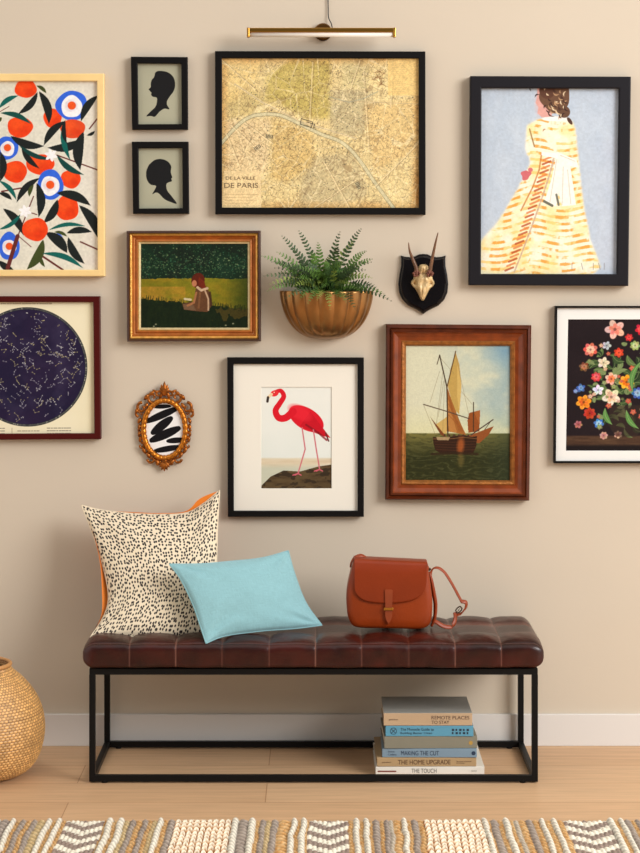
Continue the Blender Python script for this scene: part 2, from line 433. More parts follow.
# --- city map
cv = Canvas(221.9, 57.9, 418.8, 207.7, (222, 202, 146), 3)
mq = lambda x, y: (205+x/2.783, y/2.783)
cv.mix(cv.n(40, 2), (234, 216, 164), .8); cv.mix(cv.n(18, 4), (206, 178, 118), .5)
def region(pts, col, a=.6, seed=1):
    m = cv.pmask([mq(*p) for p in pts])
    k = max(int(2.5*cv.r), 1)
    for _ in range(2):
        m = (np.roll(m, k, 0)+np.roll(m, -k, 0)+np.roll(m, k, 1)+np.roll(m, -k, 1)+m)/5
    cv.mix(m*(.5+cv.n(9, seed)), col, a)
region([(175, 215), (245, 165), (345, 165), (350, 330), (280, 330), (210, 290), (165, 280)], (178, 160, 76), .65, 11)
region([(60, 260), (160, 250), (170, 310), (70, 330)], (190, 170, 110), .6, 12)
region([(185, 325), (300, 370), (310, 460), (230, 505), (180, 490), (190, 400)], (200, 164, 94), .5, 13)
region([(345, 250), (470, 250), (440, 380), (350, 370)], (168, 158, 126), .55, 14)
region([(380, 165), (460, 165), (450, 250), (380, 240)], (190, 178, 130), .6, 15)
region([(300, 440), (420, 420), (450, 540), (380, 575), (265, 575), (270, 500)], (184, 170, 132), .6, 16)
region([(440, 290), (590, 280), (590, 420), (470, 470)], (214, 178, 114), .5, 17)
region([(60, 340), (185, 330), (170, 480), (55, 480)], (222, 194, 154), .5, 18)
region([(50, 160), (170, 160), (120, 260), (50, 300)], (226, 196, 128), .6, 19)
ed = np.minimum(np.minimum(cv.X-221.9, 418.8-cv.X), np.minimum(cv.Y-57.9, 207.7-cv.Y))
cv.mix(np.clip(1-ed/9, 0, 1)*(.4+cv.n(14, 6)), (202, 150, 84), .75)
cv.mix(np.clip((cv.X-408)/11, 0, 1)*np.clip((cv.Y-150)/40, 0, 1), (166, 108, 52), .7)
NR = np.random.RandomState(3)
dens = NR.rand(1500, 2)*[197, 150]+[221.9, 57.9]
o1 = cv.voro(dens, .45, (112, 84, 54), .34, np.clip(cv.n(24, 21)*2.2-.35, 0, 1))
d2 = NR.rand(150, 2)*[197, 150]+[221.9, 57.9]
cv.voro(d2, .5, (236, 220, 174), .5)
for k in range(2600):
    x, y = rng.uniform(222, 418), rng.uniform(60, 207); a = rng.choice((.5, 2.05, rng.uniform(0, 3))); l = rng.uniform(.8, 3.4)
    if (x < 262 and y > 178) or (x > 388 and y < 96): continue
    cv.stroke([(x, y), (x+l*math.cos(a), y+l*math.sin(a))], .45, (84, 64, 46), rng.uniform(.15, .6))
for k in range(420):
    x, y = rng.gauss(320, 45), rng.gauss(130, 38)
    cv.ell(x, y, rng.uniform(.3, .8), rng.uniform(.3, .7), 0, rng.choice(((86, 92, 66), (70, 60, 46), (70, 70, 60))), .7)
riv = [mq(*p) for p in ((40, 408), (80, 362), (115, 332), (150, 320), (205, 320), (250, 338), (320, 372), (380, 396), (425, 440), (470, 505), (525, 580))]
rv = [(p.x, p.y) for p in catmull([(a, b, 0) for a, b in riv], 6)]
cv.stroke(rv, 4, (120, 112, 84), .6); cv.stroke(rv, 2.9, (206, 196, 156), .9)
cv.stroke([mq(85, 235), mq(160, 285), mq(270, 340), mq(420, 385)], 1.4, (232, 214, 172), .8); cv.stroke([mq(85, 235), mq(160, 285), mq(270, 340), mq(430, 388)], .4, (96, 76, 50), .6)
for a in ((60, 370, 100, 470), (75, 350, 150, 420), (110, 340, 190, 400), (300, 175, 290, 360), (440, 200, 455, 420), (430, 170, 400, 260), (305, 575, 420, 500), (470, 520, 590, 400), (330, 450, 400, 575), (50, 170, 140, 250), (345, 280, 590, 290), (520, 170, 515, 300)):
    cv.stroke([mq(a[0], a[1]), mq(a[2], a[3])], .9, (226, 206, 160), .7); cv.stroke([mq(a[0]+4, a[1]), mq(a[2]+4, a[3])], .35, (120, 96, 66), .7)
cv.stroke([mq(345, 270), mq(400, 285), mq(440, 275), mq(480, 255)], 1, (140, 146, 130), .5)
for (x, y, r_) in ((147, 410, -.6), (180, 380, .1), (425, 515, 1.1)):
    X, Y = mq(x, y)
    for j in range(5): cv.stroke([(X+(j-2)*1.5*math.cos(r_)-1.6*math.sin(r_), Y+(j-2)*1.5*math.sin(r_)+1.6*math.cos(r_)), (X+(j-2)*1.5*math.cos(r_)+1.6*math.sin(r_), Y+(j-2)*1.5*math.sin(r_)-1.6*math.cos(r_))], .8, (62, 64, 58), .85)
for pts in ([(268, 330), (300, 340), (296, 355), (266, 346), (268, 330)], [(285, 340), (305, 346), (302, 356)]):
    cv.stroke([mq(*p) for p in pts], .7, (46, 40, 34), .9)
for (x, y) in ((480, 215), (490, 235), (485, 200)):
    X, Y = mq(x, y)
    for j in range(9): cv.stroke([(X, Y), (X+rng.uniform(-6, 6), Y+rng.uniform(-6, 4))], .5, (112, 72, 40), .7)
cv.poly([mq(55, 475), mq(158, 475), mq(158, 576), mq(48, 576)], (228, 202, 152), .8)
cv.poly([mq(508, 163), mq(594, 163), mq(594, 266), mq(508, 266)], (226, 192, 122), .75)
for j in range(17): cv.stroke([mq(520, 172+j*5.5), mq(556, 172+j*5.5)], .45, (206, 176, 118), .9)
for y in (540, 548, 556, 564): cv.stroke([mq(58, y), mq(150-(y % 5)*6, y)], .4, (150, 120, 84), .6)
cv.grain(.12, .9, 9); cv.grain(.06, 4, 10)
outer = [(215, 51), (425.4, 51.4), (425.7, 214.7), (215.3, 214.2)]; inner = [(221.9, 58), (418.8, 58.2), (419, 207.7), (222, 207.5)]
tm, pr = picture('framed_map', 'large antique city map in a wide black frame below the brass picture light', 'framed art', outer, inner, .03, M_black, cv, .018, pname='map_print')
M_mapink = mat('map_ink', (112, 92, 66), .8)
def ptext(s, x0, x1, y0, y1, d, m, parent, name='lettering'):
    a = P(x0, y1, d); b = P(x1, y0, d)
    return text_mesh(name, s, m, parent, a.x, b.x, a.z, b.z, -d)
ptext('DE PARIS', *(mq(54, 0)[0], mq(148, 0)[0]), mq(0, 509)[1], mq(0, 523)[1], .0188, M_mapink, pr)
ptext('DE LA VILLE', *(mq(58, 0)[0], mq(140, 0)[0]), mq(0, 491)[1], mq(0, 500)[1], .0188, M_mapink, pr)

# --- girl in striped dress
cv = Canvas(481, 88, 619, 274, (176, 188, 202), 3)
gq = lambda x, y: (455+x/3.459, 60+y/3.459)
cv.mix(cv.n((18, 9), 2), (196, 204, 212), .8); cv.mix(cv.n((30, 6), 3)*np.clip((250-cv.Y)/150, 0, 1), (170, 184, 198), .5)
cv.mix(np.clip((cv.X-585)/30, 0, 1)*cv.n(20, 8), (178, 184, 200), .5)
dress = [(250, 228), (300, 205), (385, 203), (412, 235), (425, 330), (445, 500), (470, 620), (478, 745), (85, 745), (85, 640), (150, 560), (205, 470), (245, 395), (262, 350), (245, 310), (248, 262)]
dv = catmull([(a, b, 0) for a, b in dress], 3)
dm = cv.pmask([gq(p.x, p.y) for p in dv])
for _ in range(5): dm = (np.roll(dm, 2, 0)+np.roll(dm, -2, 0)+np.roll(dm, 2, 1)+np.roll(dm, -2, 1)+dm)/5
cv.mix(dm, (232, 224, 196)); cv.mix(dm*cv.n((6, 10), 7), (238, 234, 218), .8); cv.mix(dm*np.clip(cv.n(14, 17)*4-1.8, 0, 1), (236, 212, 130), .55)
gx = (cv.X-455)*3.459; gy = (cv.Y-60)*3.459
wave = gy+8*np.sin(gx/34.0)-(gx-300)*(-.12)*(gx < 260)
st = np.abs(((wave-225) / 23.0) % 1-.5) < (.22+.16*(cv.n(5, 31)-.5))
cv.mix(dm*st*np.clip(cv.n((5, 9), 33)*6-2.5, 0, 1), (234, 190, 104), .7)
cv.mix(dm*st*np.clip(cv.n((14, 7), 35)*9-4.7, 0, 1), (222, 148, 60), .8)
for k in range(26):
    t = k/25; X = 322-130*t**1.15; Y = 340+380*t
    cv.stroke([gq(X-15, Y+6), gq(X+12, Y-5)], 2.0, (170, 78, 46) if k % 2 else (206, 120, 70), .8)
    cv.stroke([gq(X+16, Y+10), gq(X+24, Y-8)], 1.6, (188, 160, 140), .7)
cv.stroke([gq(x, y) for x, y in ((300, 325), (292, 380), (270, 440), (230, 520))], 1.6, (180, 110, 60), .7)
# sash bow
for pts in ([(300, 318), (360, 322), (352, 340), (300, 330)], [(352, 318), (420, 345), (428, 372), (385, 365), (350, 340)], [(360, 340), (398, 360), (420, 500), (372, 505), (350, 420)], [(350, 340), (372, 380), (352, 505), (310, 492), (335, 410)]):
    cv.poly([gq(*p) for p in pts], (234, 232, 222))
for a in ((352, 345, 330, 490), (375, 370, 372, 500), (390, 380, 402, 495), (365, 330, 415, 350)): cv.stroke([gq(a[0], a[1]), gq(a[2], a[3])], 1, (200, 194, 178), .8)
cv.stroke([gq(310, 488), gq(338, 503)], 2.6, (104, 104, 88)); cv.stroke([gq(352, 465), gq(360, 500)], 2.2, (112, 112, 98))
cv.stroke([gq(258, 240), gq(268, 275), gq(275, 300)], 1.5, (130, 96, 50), .7)
cv.ell(*gq(246, 398), 4.4, 5, .5, (198, 104, 108), wob=.15); cv.ell(*gq(262, 380), 2.4, 2.2, 0, (204, 112, 112))
cv.ell(*gq(290, 150), 4, 12, 0, (206, 176, 176), .6, soft=3)
cv.poly([gq(*p) for p in ((283, 90), (330, 90), (335, 200), (300, 200), (284, 185), (288, 165), (278, 150), (284, 120))], (212, 158, 148))
cv.ell(*gq(345, 205), 13, 2.4, 0, (232, 228, 222))
cv.ell(*gq(345, 128), 15, 16, 0, (104, 74, 56), wob=.05); cv.ell(*gq(318, 105), 8, 9, 0, (92, 60, 46)); cv.ell(*gq(375, 180), 6.5, 6, .5, (98, 70, 54)); cv.ell(*gq(396, 212), 1.8, 4.2, -.6, (80, 54, 44))
for k in range(42):
    x, y = rng.gauss(345, 24), rng.gauss(135, 30)
    cv.leaf(gq(x, y), gq(x+rng.uniform(-18, 22), y+rng.uniform(4, 22)), 1.2, rng.choice(((220, 196, 160), (58, 38, 34), (178, 140, 104), (74, 50, 40))), .25)
for k, x in enumerate((408, 440, 482, 500, 520)): cv.stroke([gq(x, 700), gq(x+(k % 2)*6, 722)], .6, (120, 112, 112), .8)
cv.grain(.04, 2)
picture('framed_painting', 'tall painting of a woman from behind in yellow striped dress, black frame', 'framed art',
        [(470.5, 76), (631, 76.6), (628.4, 286), (469, 285.2)], [(481.6, 88), (619.2, 88.4), (617, 274.1), (481, 273.9)], .038, mat('charcoal_frame', (22, 20, 25), .5, spec=.18), cv, .022, print_mat=M_oil, pname='canvas')

# --- star chart
cv = Canvas(-38, 302, 94, 433.5, (226, 216, 182), 3)
cv.mix(cv.n(20, 3), (232, 224, 196), .7); cv.mix(np.clip((cv.X-84)/10, 0, 1), (214, 196, 150), .4)
cx, cy, R_ = 28, 366.7, 59
cv.ell(cx, cy, R_, R_, 0, (44, 46, 48)); cv.ell(cx, cy, R_-2.2, R_-2.2, 0, (28, 23, 50))
ins = np.hypot(cv.X-cx, cv.Y-cy) < R_-2.5
cv.mix(ins*cv.n(24, 5), (48, 30, 60), .6); cv.mix(ins*np.clip(cv.n(14, 6)*2-.9, 0, 1), (72, 66, 92), .45)
cv.mix((np.abs(np.hypot(cv.X-cx, cv.Y-cy)-(R_-1.4)) < .6)*cv.n((2, 2), 5), (150, 150, 140), .6)
for k in range(210):
    a = rng.uniform(0, 6.28); r_ = (R_-5)*math.sqrt(rng.random()); x, y = cx+r_*math.cos(a), cy+r_*math.sin(a)
    c = rng.choice(((206, 206, 200), (168, 166, 172), (180, 170, 120)))
    pts = [(x, y)]
    for j in range(rng.randint(1, 3)): pts.append((pts[-1][0]+rng.uniform(-4, 4), pts[-1][1]+rng.uniform(-4, 4)))
    pts = [p for p in pts if math.hypot(p[0]-cx, p[1]-cy) < R_-3]
    if len(pts) > 1 and k % 5: cv.stroke(pts, .4, c, .6)
    for p in pts: cv.ell(p[0], p[1], .42, .42, 0, c, .85)
for k in range(40):
    a = rng.uniform(0, 6.28); x, y = cx+(R_-1.2)*math.cos(a), cy+(R_-1.2)*math.sin(a); cv.ell(x, y, .5, .5, 0, (180, 178, 160), .8)
def fakeline(x0, x1, y, wd, col):
    x = x0
    while x < x1:
        l = rng.uniform(1, 3.2); cv.stroke([(x, y), (min(x+l, x1), y)], wd, col, .8); x += l+rng.uniform(.6, 1.4)
fakeline(-36, 52, 304.2, .8, (120, 100, 80)); fakeline(18, 39, 430, .8, (120, 104, 84))
for j in range(3): fakeline(47, 70, 427.3+j*2.6, .8, (96, 88, 78)); fakeline(-34, 5, 427.3+j*2.6, .8, (96, 88, 78))
cv.stroke([(12.4, 427), (12.4, 432)], .5, (150, 130, 100))
picture('framed_star_chart', 'round dark blue star chart on cream paper in dark red frame', 'framed art',
        [(-45, 296.3), (99.6, 296.3), (100.7, 439.2), (-45, 440)], [(-38.5, 302.2), (93.2, 302.2), (94.3, 433.4), (-38.5, 434)], .03, mat('dark_red_frame', (70, 10, 8), .42, spec=.2), cv, .017, pname='chart_print')

# --- girl sitting on the grass
cv = Canvas(140, 243.7, 247.5, 328, (18, 34, 22), 3.2)
pq = lambda x, y: (115+x/4.129, 220+y/4.129)
cv.mix(cv.n(8, 2), (26, 52, 36), .9); cv.mix(cv.n(16, 12) > .56, (22, 28, 22), .5)
for k in range(700):
    x, y = rng.uniform(105, 545), rng.triangular(100, 250, 190)
    cv.ell(*pq(x, y), rng.uniform(.25, .75), rng.uniform(.25, .7), 0, rng.choice(((70, 104, 66), (96, 128, 84), (52, 98, 72), (130, 146, 104), (46, 78, 44))), rng.uniform(.3, .9))
py_ = (cv.Y-220)*4.129; px_ = (cv.X-115)*4.129
top = 242+10*(cv.n(5, 5)-.5); bot = 322+(px_-105)*.10+16*(cv.n((3, 3), 6)-.5)
band = (py_ > top) & (py_ < bot)
cv.mix(band, (96, 98, 22)); cv.mix(band*np.clip(cv.n((6, 14), 9)*2-.5, 0, 1), (140, 112, 28), .75); cv.mix(band*np.clip((300-np.abs(px_-300))/300, 0, 1)*cv.n(9, 19), (156, 140, 36), .55)
cv.mix(band*np.clip((px_-450)/90, 0, 1), (50, 64, 22), .8); cv.mix(band*(py_ > 275)*(px_ < 290)*cv.n(6, 8), (196, 128, 52), .7)
low = py_ >= bot
cv.mix(low, (14, 26, 14)); cv.mix(low*cv.n((5, 2), 13), (28, 40, 18), .8); cv.mix(low*(px_ > 400)*(py_ < 415)*(cv.n(7, 23) > .5), (90, 72, 28), .6)
for k in range(120):
    x = rng.uniform(110, 540); y = 320+(x-105)*.10+rng.uniform(-8, 4); cv.stroke([pq(x, y+10), pq(x+2, y-6)], .5, (30, 42, 18), .8)
for x, y in ((170, 428), (455, 432), (485, 425), (162, 436)): cv.ell(*pq(x, y), 1, .7, 0, (150, 150, 120), .8)
cv.poly([pq(*p) for p in ((332, 285), (350, 272), (375, 275), (390, 300), (398, 350), (380, 378), (330, 374), (285, 368), (278, 345), (300, 340), (325, 335))], (92, 60, 38))
cv.stroke([pq(390, 300), pq(396, 350)], 2.5, (60, 36, 26), .8)
cv.stroke([pq(350, 300), pq(345, 360)], 2, (128, 86, 54), .6)
cv.poly([pq(*p) for p in ((280, 345), (320, 345), (335, 372), (285, 368))], (104, 78, 56))
cv.ell(*pq(342, 250), 6.5, 7.5, .3, (84, 30, 18)); cv.poly([pq(*p) for p in ((345, 235), (368, 255), (378, 290), (360, 285), (345, 270))], (104, 36, 20)); cv.ell(*pq(327, 262), 2.4, 3.2, 0, (170, 108, 76))
cv.stroke([pq(340, 278), pq(355, 290), pq(380, 282)], 2.4, (186, 158, 128)); cv.stroke([pq(370, 290), pq(384, 325), pq(384, 370)], 1.6, (176, 146, 116)); cv.stroke([pq(288, 325), pq(312, 328)], 2.2, (190, 176, 140))
cv.stroke([pq(335, 300), pq(325, 340), pq(300, 352)], 2, (150, 100, 64))
cv.grain(.08, 1.5)
M_gw = mat('gilt_wood', (178, 104, 42), .34, .35, var=.22, vscale=30, bump=.2, bscale=120, coat=.3)
M_gw2 = mat('bright_gilt', (206, 150, 70), .3, .6, var=.25, vscale=60, bump=.3, bscale=200)
M_dkw = mat('dark_walnut_edge', (62, 34, 24), .35, coat=.3, var=.2, vscale=20)
prof = [(0, .001), (0, .034), (.06, .039), (.16, .040), (.2, .034), (.28, .036), (.38, .033), (.52, .022), (.62, .0185), (.68, .022), (.8, .0235), (.86, .019), (1, .017), (1, .001)]
picture('gilt_framed_painting', 'small dark green oil painting of a girl seated on grass in gilt frame', 'framed art',
        [(126.4, 230.8), (260.6, 230.6), (260.8, 341.4), (126.9, 341.8)], [(140.2, 243.7), (247.5, 243.7), (247.6, 328), (140.2, 328)], .04, [M_dkw, M_gw, M_gw2, mat('gilt_liner', (196, 176, 130), .45, .4, var=.15, vscale=80)], cv, .015,
        prof=prof, mi=[0, 0, 0, 0, 2, 2, 1, 1, 1, 1, 2, 3, 3, 0], print_mat=M_oil, pname='canvas')

# --- ship painting
cv = Canvas(406.3, 346, 510.5, 481, (202, 200, 172), 3.2)
sq = lambda x, y: (400+x/5.565, 345+y/5.565)
sx = (cv.X-400)*5.565; sy = (cv.Y-345)*5.565
cv.mix(np.clip((sx-180)/400, 0, 1)*np.clip(1.5*cv.n(26, 3), 0, 1), (124, 152, 160), .95)
cv.mix((sx > 320)*np.clip(cv.n((12, 20), 5)*3-1.35, 0, 1), (208, 204, 172), .7); cv.mix(np.clip((sx-430)/150, 0, 1)*np.clip((160-sy)/160, 0, 1), (110, 148, 172), .7)
cv.mix(np.clip((sy-330)/170, 0, 1)*(sy < 495), (206, 202, 150), .6)
hz = 488+0*sx; sea = np.clip((sy-hz)/6, 0, 1)
cv.mix(sea, (112, 106, 56)); cv.mix(sea*np.clip((sy-495)/130, 0, 1), (42, 44, 20), .95)
wv = np.sin(sy/6.0+np.sin(sx/30.0)*1.6+cv.n((4, 12), 8)*16); cv.mix(sea*np.clip(wv*1.5-.6, 0, 1)*np.clip((sy-520)/40, 0, 1)*cv.n((2, 9), 9), (92, 92, 58), .7); cv.mix(sea*np.clip(-wv*1.5-.4, 0, 1)*cv.n((2, 9), 10), (34, 37, 20), .6)
cv.mix(sea*np.clip((sx-420)/180, 0, 1), (44, 54, 38), .5)
L_ = lambda pts, wd, col=(60, 44, 30), a=1: cv.stroke([sq(*p) for p in pts], wd, col, a)
cv.poly([sq(*p) for p in ((205, 440), (262, 400), (262, 492), (225, 492))], (190, 158, 92))
cv.poly([sq(*p) for p in ((310, 45), (330, 110), (342, 230), (330, 385), (300, 360), (268, 235), (280, 140))], (178, 146, 78))
cv.poly([sq(*p) for p in ((320, 90), (342, 230), (330, 380), (318, 280))], (200, 168, 98), .8)
cv.poly([sq(*p) for p in ((266, 240), (285, 300), (312, 370), (340, 440), (368, 500), (310, 488), (262, 480), (262, 380))], (150, 94, 44))
cv.poly([sq(*p) for p in ((268, 300), (290, 390), (318, 486), (275, 482), (264, 400))], (186, 130, 70), .6)
for k in range(5): L_([(272, 270+k*30), (300+k*10, 390+k*18), (330+k*6, 480)], 1.1, (140, 80, 36), .6)
cv.poly([sq(*p) for p in ((385, 378), (445, 362), (440, 480), (380, 488), (375, 420))], (136, 72, 32)); cv.poly([sq(*p) for p in ((410, 372), (445, 362), (440, 440))], (160, 94, 46), .7)
cv.poly([sq(*p) for p in ((380, 505), (520, 450), (490, 500), (440, 545), (395, 540))], (134, 74, 36))
cv.poly([sq(*p) for p in ((168, 395), (195, 430), (268, 520), (228, 498), (205, 460))], (112, 62, 32))
cv.poly([sq(*p) for p in ((186, 510), (225, 518), (300, 506), (350, 500), (400, 510), (428, 506), (424, 560), (408, 598), (360, 606), (235, 604), (200, 585), (188, 545))], (48, 28, 18))
cv.stroke([sq(190, 522), sq(300, 520), sq(350, 512), sq(425, 520)], .8, (120, 84, 50), .8)
for k in range(4): cv.stroke([sq(196+k*3, 538+k*14), sq(300, 540+k*15), sq(420, 535+k*15)], .5, (84, 50, 30), .7)
cv.ell(*sq(338, 558), 3.4, 8, .1, (170, 88, 40), .75, soft=3); cv.poly([sq(*p) for p in ((205, 512), (280, 512), (270, 530), (210, 528))], (176, 150, 110), .8)
for k in range(6): cv.ell(*sq(250+k*26, 503), .9, 1.2, 0, (70, 40, 34))
cv.stroke([sq(180, 606), sq(300, 600), sq(430, 605)], 2.4, (46, 32, 18), .8); cv.ell(*sq(340, 640), 3, 6, 0, (120, 100, 50), .5, soft=3)
L_([(222, 60), (240, 140), (262, 235), (268, 500)], 1.2); L_([(310, 38), (262, 240)], 1.0, (84, 56, 30)); L_([(135, 332), (262, 370), (385, 410)], 1.0, (80, 62, 50)); L_([(222, 60), (208, 110)], .8)
L_([(408, 320), (408, 480)], .9); L_([(515, 415), (395, 500)], 1.1, (70, 54, 50)); L_([(505, 420), (470, 470)], .6)
for a in ((222, 150, 170, 320), (240, 150, 205, 440), (250, 180, 240, 480), (310, 60, 385, 400), (230, 80, 300, 160), (342, 260, 400, 330), (135, 335, 200, 500), (245, 200, 215, 400)): L_([(a[0], a[1]), (a[2], a[3])], .4, (110, 92, 64), .55)
cv.grain(.035, 1.2)
prof = [(0, .001), (0, .032), (.05, .036), (.16, .038), (.2, .034), (.27, .040), (.36, .040), (.42, .035), (.6, .029), (.76, .027), (.82, .030), (.92, .028), (1, .022), (1, .001)]
M_mah = mat('mahogany_moulding', (78, 32, 11), .26, spec=.35, var=.3, vscale=22, coat=.25, bump=.1, bscale=60)
M_mah2 = mat('orange_brown_cove', (122, 52, 13), .28, .1, spec=.35, var=.3, vscale=26, coat=.25)
picture('ship_painting', 'oil painting of sailing ships at sea in wide reddish brown wood frame', 'framed art',
        [(386.2, 324.2), (531.6, 325.4), (529.6, 501), (385.4, 500)], [(406.3, 346), (510.6, 346.2), (510.4, 481), (406, 480.6)], .04, [M_mah, M_mah2, mat('worn_gold_slip', (150, 92, 38), .35, .5, var=.35, vscale=70, bump=.3, bscale=200)], cv, .018,
        prof=prof, mi=[0, 0, 0, 0, 0, 0, 1, 1, 1, 2, 2, 2, 0, 0], print_mat=M_oil, pname='canvas')

# --- red wading bird print with mat
cv = Canvas(261, 387, 331.8, 488.7, (222, 222, 212), 4)
cv.mix(np.clip((cv.Y-400)/60, 0, 1), (206, 214, 206), .6); cv.mix(cv.n(20, 4), (228, 228, 220), .5)
cv.mix(np.clip((cv.Y-457)/2, 0, 1), (214, 202, 176)); cv.mix(np.clip((cv.Y-457)/2, 0, 1)*cv.n((2, 14), 5), (190, 166, 130), .6); cv.mix(np.clip((cv.Y-463)/5, 0, 1), (186, 190, 170), .8)
gp = [(263, 484), (271, 476), (284, 470), (300, 471), (318, 466), (332, 464), (332, 489), (261, 489), (261, 486)]
cv.poly(gp, (66, 50, 32)); m = cv.pmask(gp); cv.mix(m*cv.n((2, 9), 7), (110, 90, 58), .75); cv.mix(m*(cv.n((3, 8), 9) > .58), (44, 34, 24), .7)
# bird: rounded body, S shaped neck raised and dipping to the left
RB = (206, 22, 38)
cv.ell(306, 419, 19, 10.5, .55, RB); cv.poly([(310, 412), (330, 438), (322, 436), (312, 432), (300, 426)], (190, 18, 34)); cv.ell(300, 413, 12, 6.5, .5, (226, 40, 54), .6, soft=3)
cv.stroke([(306, 425), (318, 433), (326, 440)], 2, (120, 14, 26), .7); cv.stroke([(325, 433), (328, 441)], 1.4, (96, 40, 40))
nk = [(p.x, p.y) for p in catmull([(293, 412, 0), (286, 418, 0), (279, 418, 0), (276, 411, 0), (280, 404, 0), (284, 397, 0), (281, 391.5, 0), (275, 393, 0)], 6)]
cv.stroke(nk, [7.5-4.0*k/(len(nk)-1) for k in range(len(nk))], RB)
cv.ell(275, 394, 4.0, 3.0, -.3, (216, 44, 50)); cv.stroke([(272, 395), (268.6, 398)], 2.8, (226, 200, 158)); cv.stroke([(268.6, 398), (268, 402)], 2.4, (50, 38, 34)); cv.ell(274.6, 393, .6, .6, 0, (240, 220, 190))
for pts in ([(302, 428), (305, 449), (298, 473)], [(313, 430), (316, 450), (319, 468)]): cv.stroke(pts, 1.3, (196, 108, 116))
for x, y in ((298, 473), (319, 469)):
    for dx in (-5, -3, 3): cv.stroke([(x, y), (x+dx, y+1.6)], 1.1, (200, 92, 104))
tf, pr = picture('framed_bird_print', 'red long-necked wading bird print with wide cream mat in black frame', 'framed art',
        [(227.2, 357.6), (363.9, 357.8), (363.9, 516.8), (227.8, 516.9)], [(233.4, 364), (357.6, 364.2), (357.6, 511), (233.8, 511)], .03, M_black, cv, .0155, pq=rectq(260.4, 386.4, 332.4, 489.3), pname='bird_print')
def mat_board(parent, inner, win, d, m=M_mat):
    moulding('mat_board', inner, win, [(0, d-.001), (0, d), (1, d), (1.012, d-.002), (1, d-.0025)], d, m, parent)
mat_board(tf, [(232.9, 363.5), (358.1, 363.7), (358.1, 511.5), (233.3, 511.5)], rectq(261, 387, 331.8, 488.7), .0185)

# --- flower still life, right
cv = Canvas(566.5, 319.3, 680, 450.8, (26, 17, 20), 3)
cv.mix(cv.n(26, 3), (36, 26, 28), .8)
cv.mix(np.clip((cv.Y-434)/2, 0, 1), (58, 38, 28)); cv.mix(np.clip((cv.Y-435)/1, 0, 1)*cv.n((2, 14), 6), (104, 78, 54), .7); cv.mix(np.clip((cv.Y-443)/3, 0, 1), (22, 15, 16), .95)
def bloom(x, y, r_, col, col2, n=7, ph=0.):
    for ring, rr, cc in ((0, 1, col), (1, .62, col2)):
        for k in range(n):
            a = ph+2*PI*k/n+ring*.4
            cv.ell(x+math.cos(a)*r_*.55*rr, y+math.sin(a)*r_*.5*rr, r_*.48*rr, r_*.34*rr, a, tuple(min(255, max(0, c+rng.randint(-14, 14))) for c in cc), .95, soft=.7)
            cv.stroke([(x, y), (x+math.cos(a)*r_*.8*rr, y+math.sin(a)*r_*.8*rr)], .4, tuple(int(c*.62) for c in cc), .5)
    cv.ell(x, y, r_*.16, r_*.16, 0, tuple(int(c*.6) for c in col2), .9)
for k in range(90):
    a = rng.uniform(0, 6.28); r_ = rng.uniform(4, 42); x, y = 622+r_*math.cos(a)*.95, 386+r_*math.sin(a)*1.05
    if y > 428: continue
    cv.leaf((x, y), (x+rng.uniform(-12, 12), y+rng.uniform(-10, 10)), rng.uniform(3, 6), rng.choice(((54, 74, 40), (82, 104, 58), (36, 52, 30), (110, 126, 80))), .2, vein=(140, 150, 100))
for a in ((614, 330, 10, (222, 176, 156), (206, 120, 104)), (590, 350, 7, (206, 98, 88), (228, 176, 150)), (606, 346, 4.5, (196, 204, 206), (150, 160, 170)), (618, 353, 5, (206, 60, 36), (228, 90, 50)),
          (603, 363, 6, (226, 220, 196), (206, 198, 160)), (596, 377, 5, (206, 54, 60), (226, 100, 100)), (611, 379, 6.5, (236, 186, 160), (226, 120, 80)), (626, 382, 7.5, (238, 176, 48), (218, 110, 30)),
          (598, 390, 5.5, (232, 232, 238), (206, 206, 220)), (611, 397, 9, (232, 220, 186), (228, 176, 150)), (584, 402, 7.5, (232, 146, 38), (206, 104, 30)), (590, 413, 6, (190, 66, 34), (160, 46, 30)),
          (599, 423, 5, (66, 120, 190), (160, 196, 220)), (579, 424, 4, (186, 120, 108), (160, 86, 80)), (604, 435, 4, (206, 160, 146), (176, 120, 110)), (618, 434, 4, (214, 172, 152), (176, 110, 96)),
          (581, 388, 4.5, (70, 96, 166), (120, 150, 200)), (576, 391, 2.5, (90, 116, 180), (150, 176, 216)), (637, 393, 6, (60, 90, 160), (150, 170, 200)), (640, 330, 6, (196, 40, 48), (226, 80, 80)),
          (628, 338, 4, (200, 44, 44), (220, 70, 70)), (584, 367, 5, (120, 70, 44), (176, 120, 84)), (648, 362, 9, (226, 200, 190), (216, 150, 140)), (652, 384, 7, (206, 60, 50), (230, 110, 80)), (646, 408, 7, (236, 206, 120), (226, 160, 60)), (634, 346, 5, (150, 170, 100), (190, 200, 140))):
    bloom(*a, n=rng.choice((5, 6, 7)), ph=rng.random()*3)
cv.poly([(610, 405), (640, 405), (644, 425), (636, 436), (616, 436), (608, 424)], (52, 38, 30), .6)
for k in range(34):
    x, y = rng.gauss(616, 18), rng.gauss(388, 24)
    if 335 < y < 428 and x > 574: bloom(x, y, rng.uniform(1.6, 3.2), *rng.choice((((196, 150, 120), (226, 190, 160)), ((120, 132, 80), (160, 170, 110)), ((186, 80, 60), (210, 120, 90)), ((90, 104, 70), (120, 130, 80)))), n=5, ph=rng.random())
for a in ((626, 410, 638, 428), (605, 408, 612, 424), (640, 362, 632, 392)): cv.leaf(a[:2], a[2:], 5, (86, 130, 66), .15, vein=(160, 180, 120))
cv.grain(.06, 1.5)
tl, pr = picture('framed_flower_print', 'dark still life flower print with white mat and thin black frame', 'framed art',
        [(555.5, 306), (693, 306), (693, 463.4), (554, 463.4)], [(557.4, 308), (691, 308), (691, 461.2), (556, 461.2)], .028, M_black, cv, .0155, pq=[(567.4, 318.7), (681.4, 318.7), (681.4, 451.4), (565.2, 451.4)], pname='flower_print')
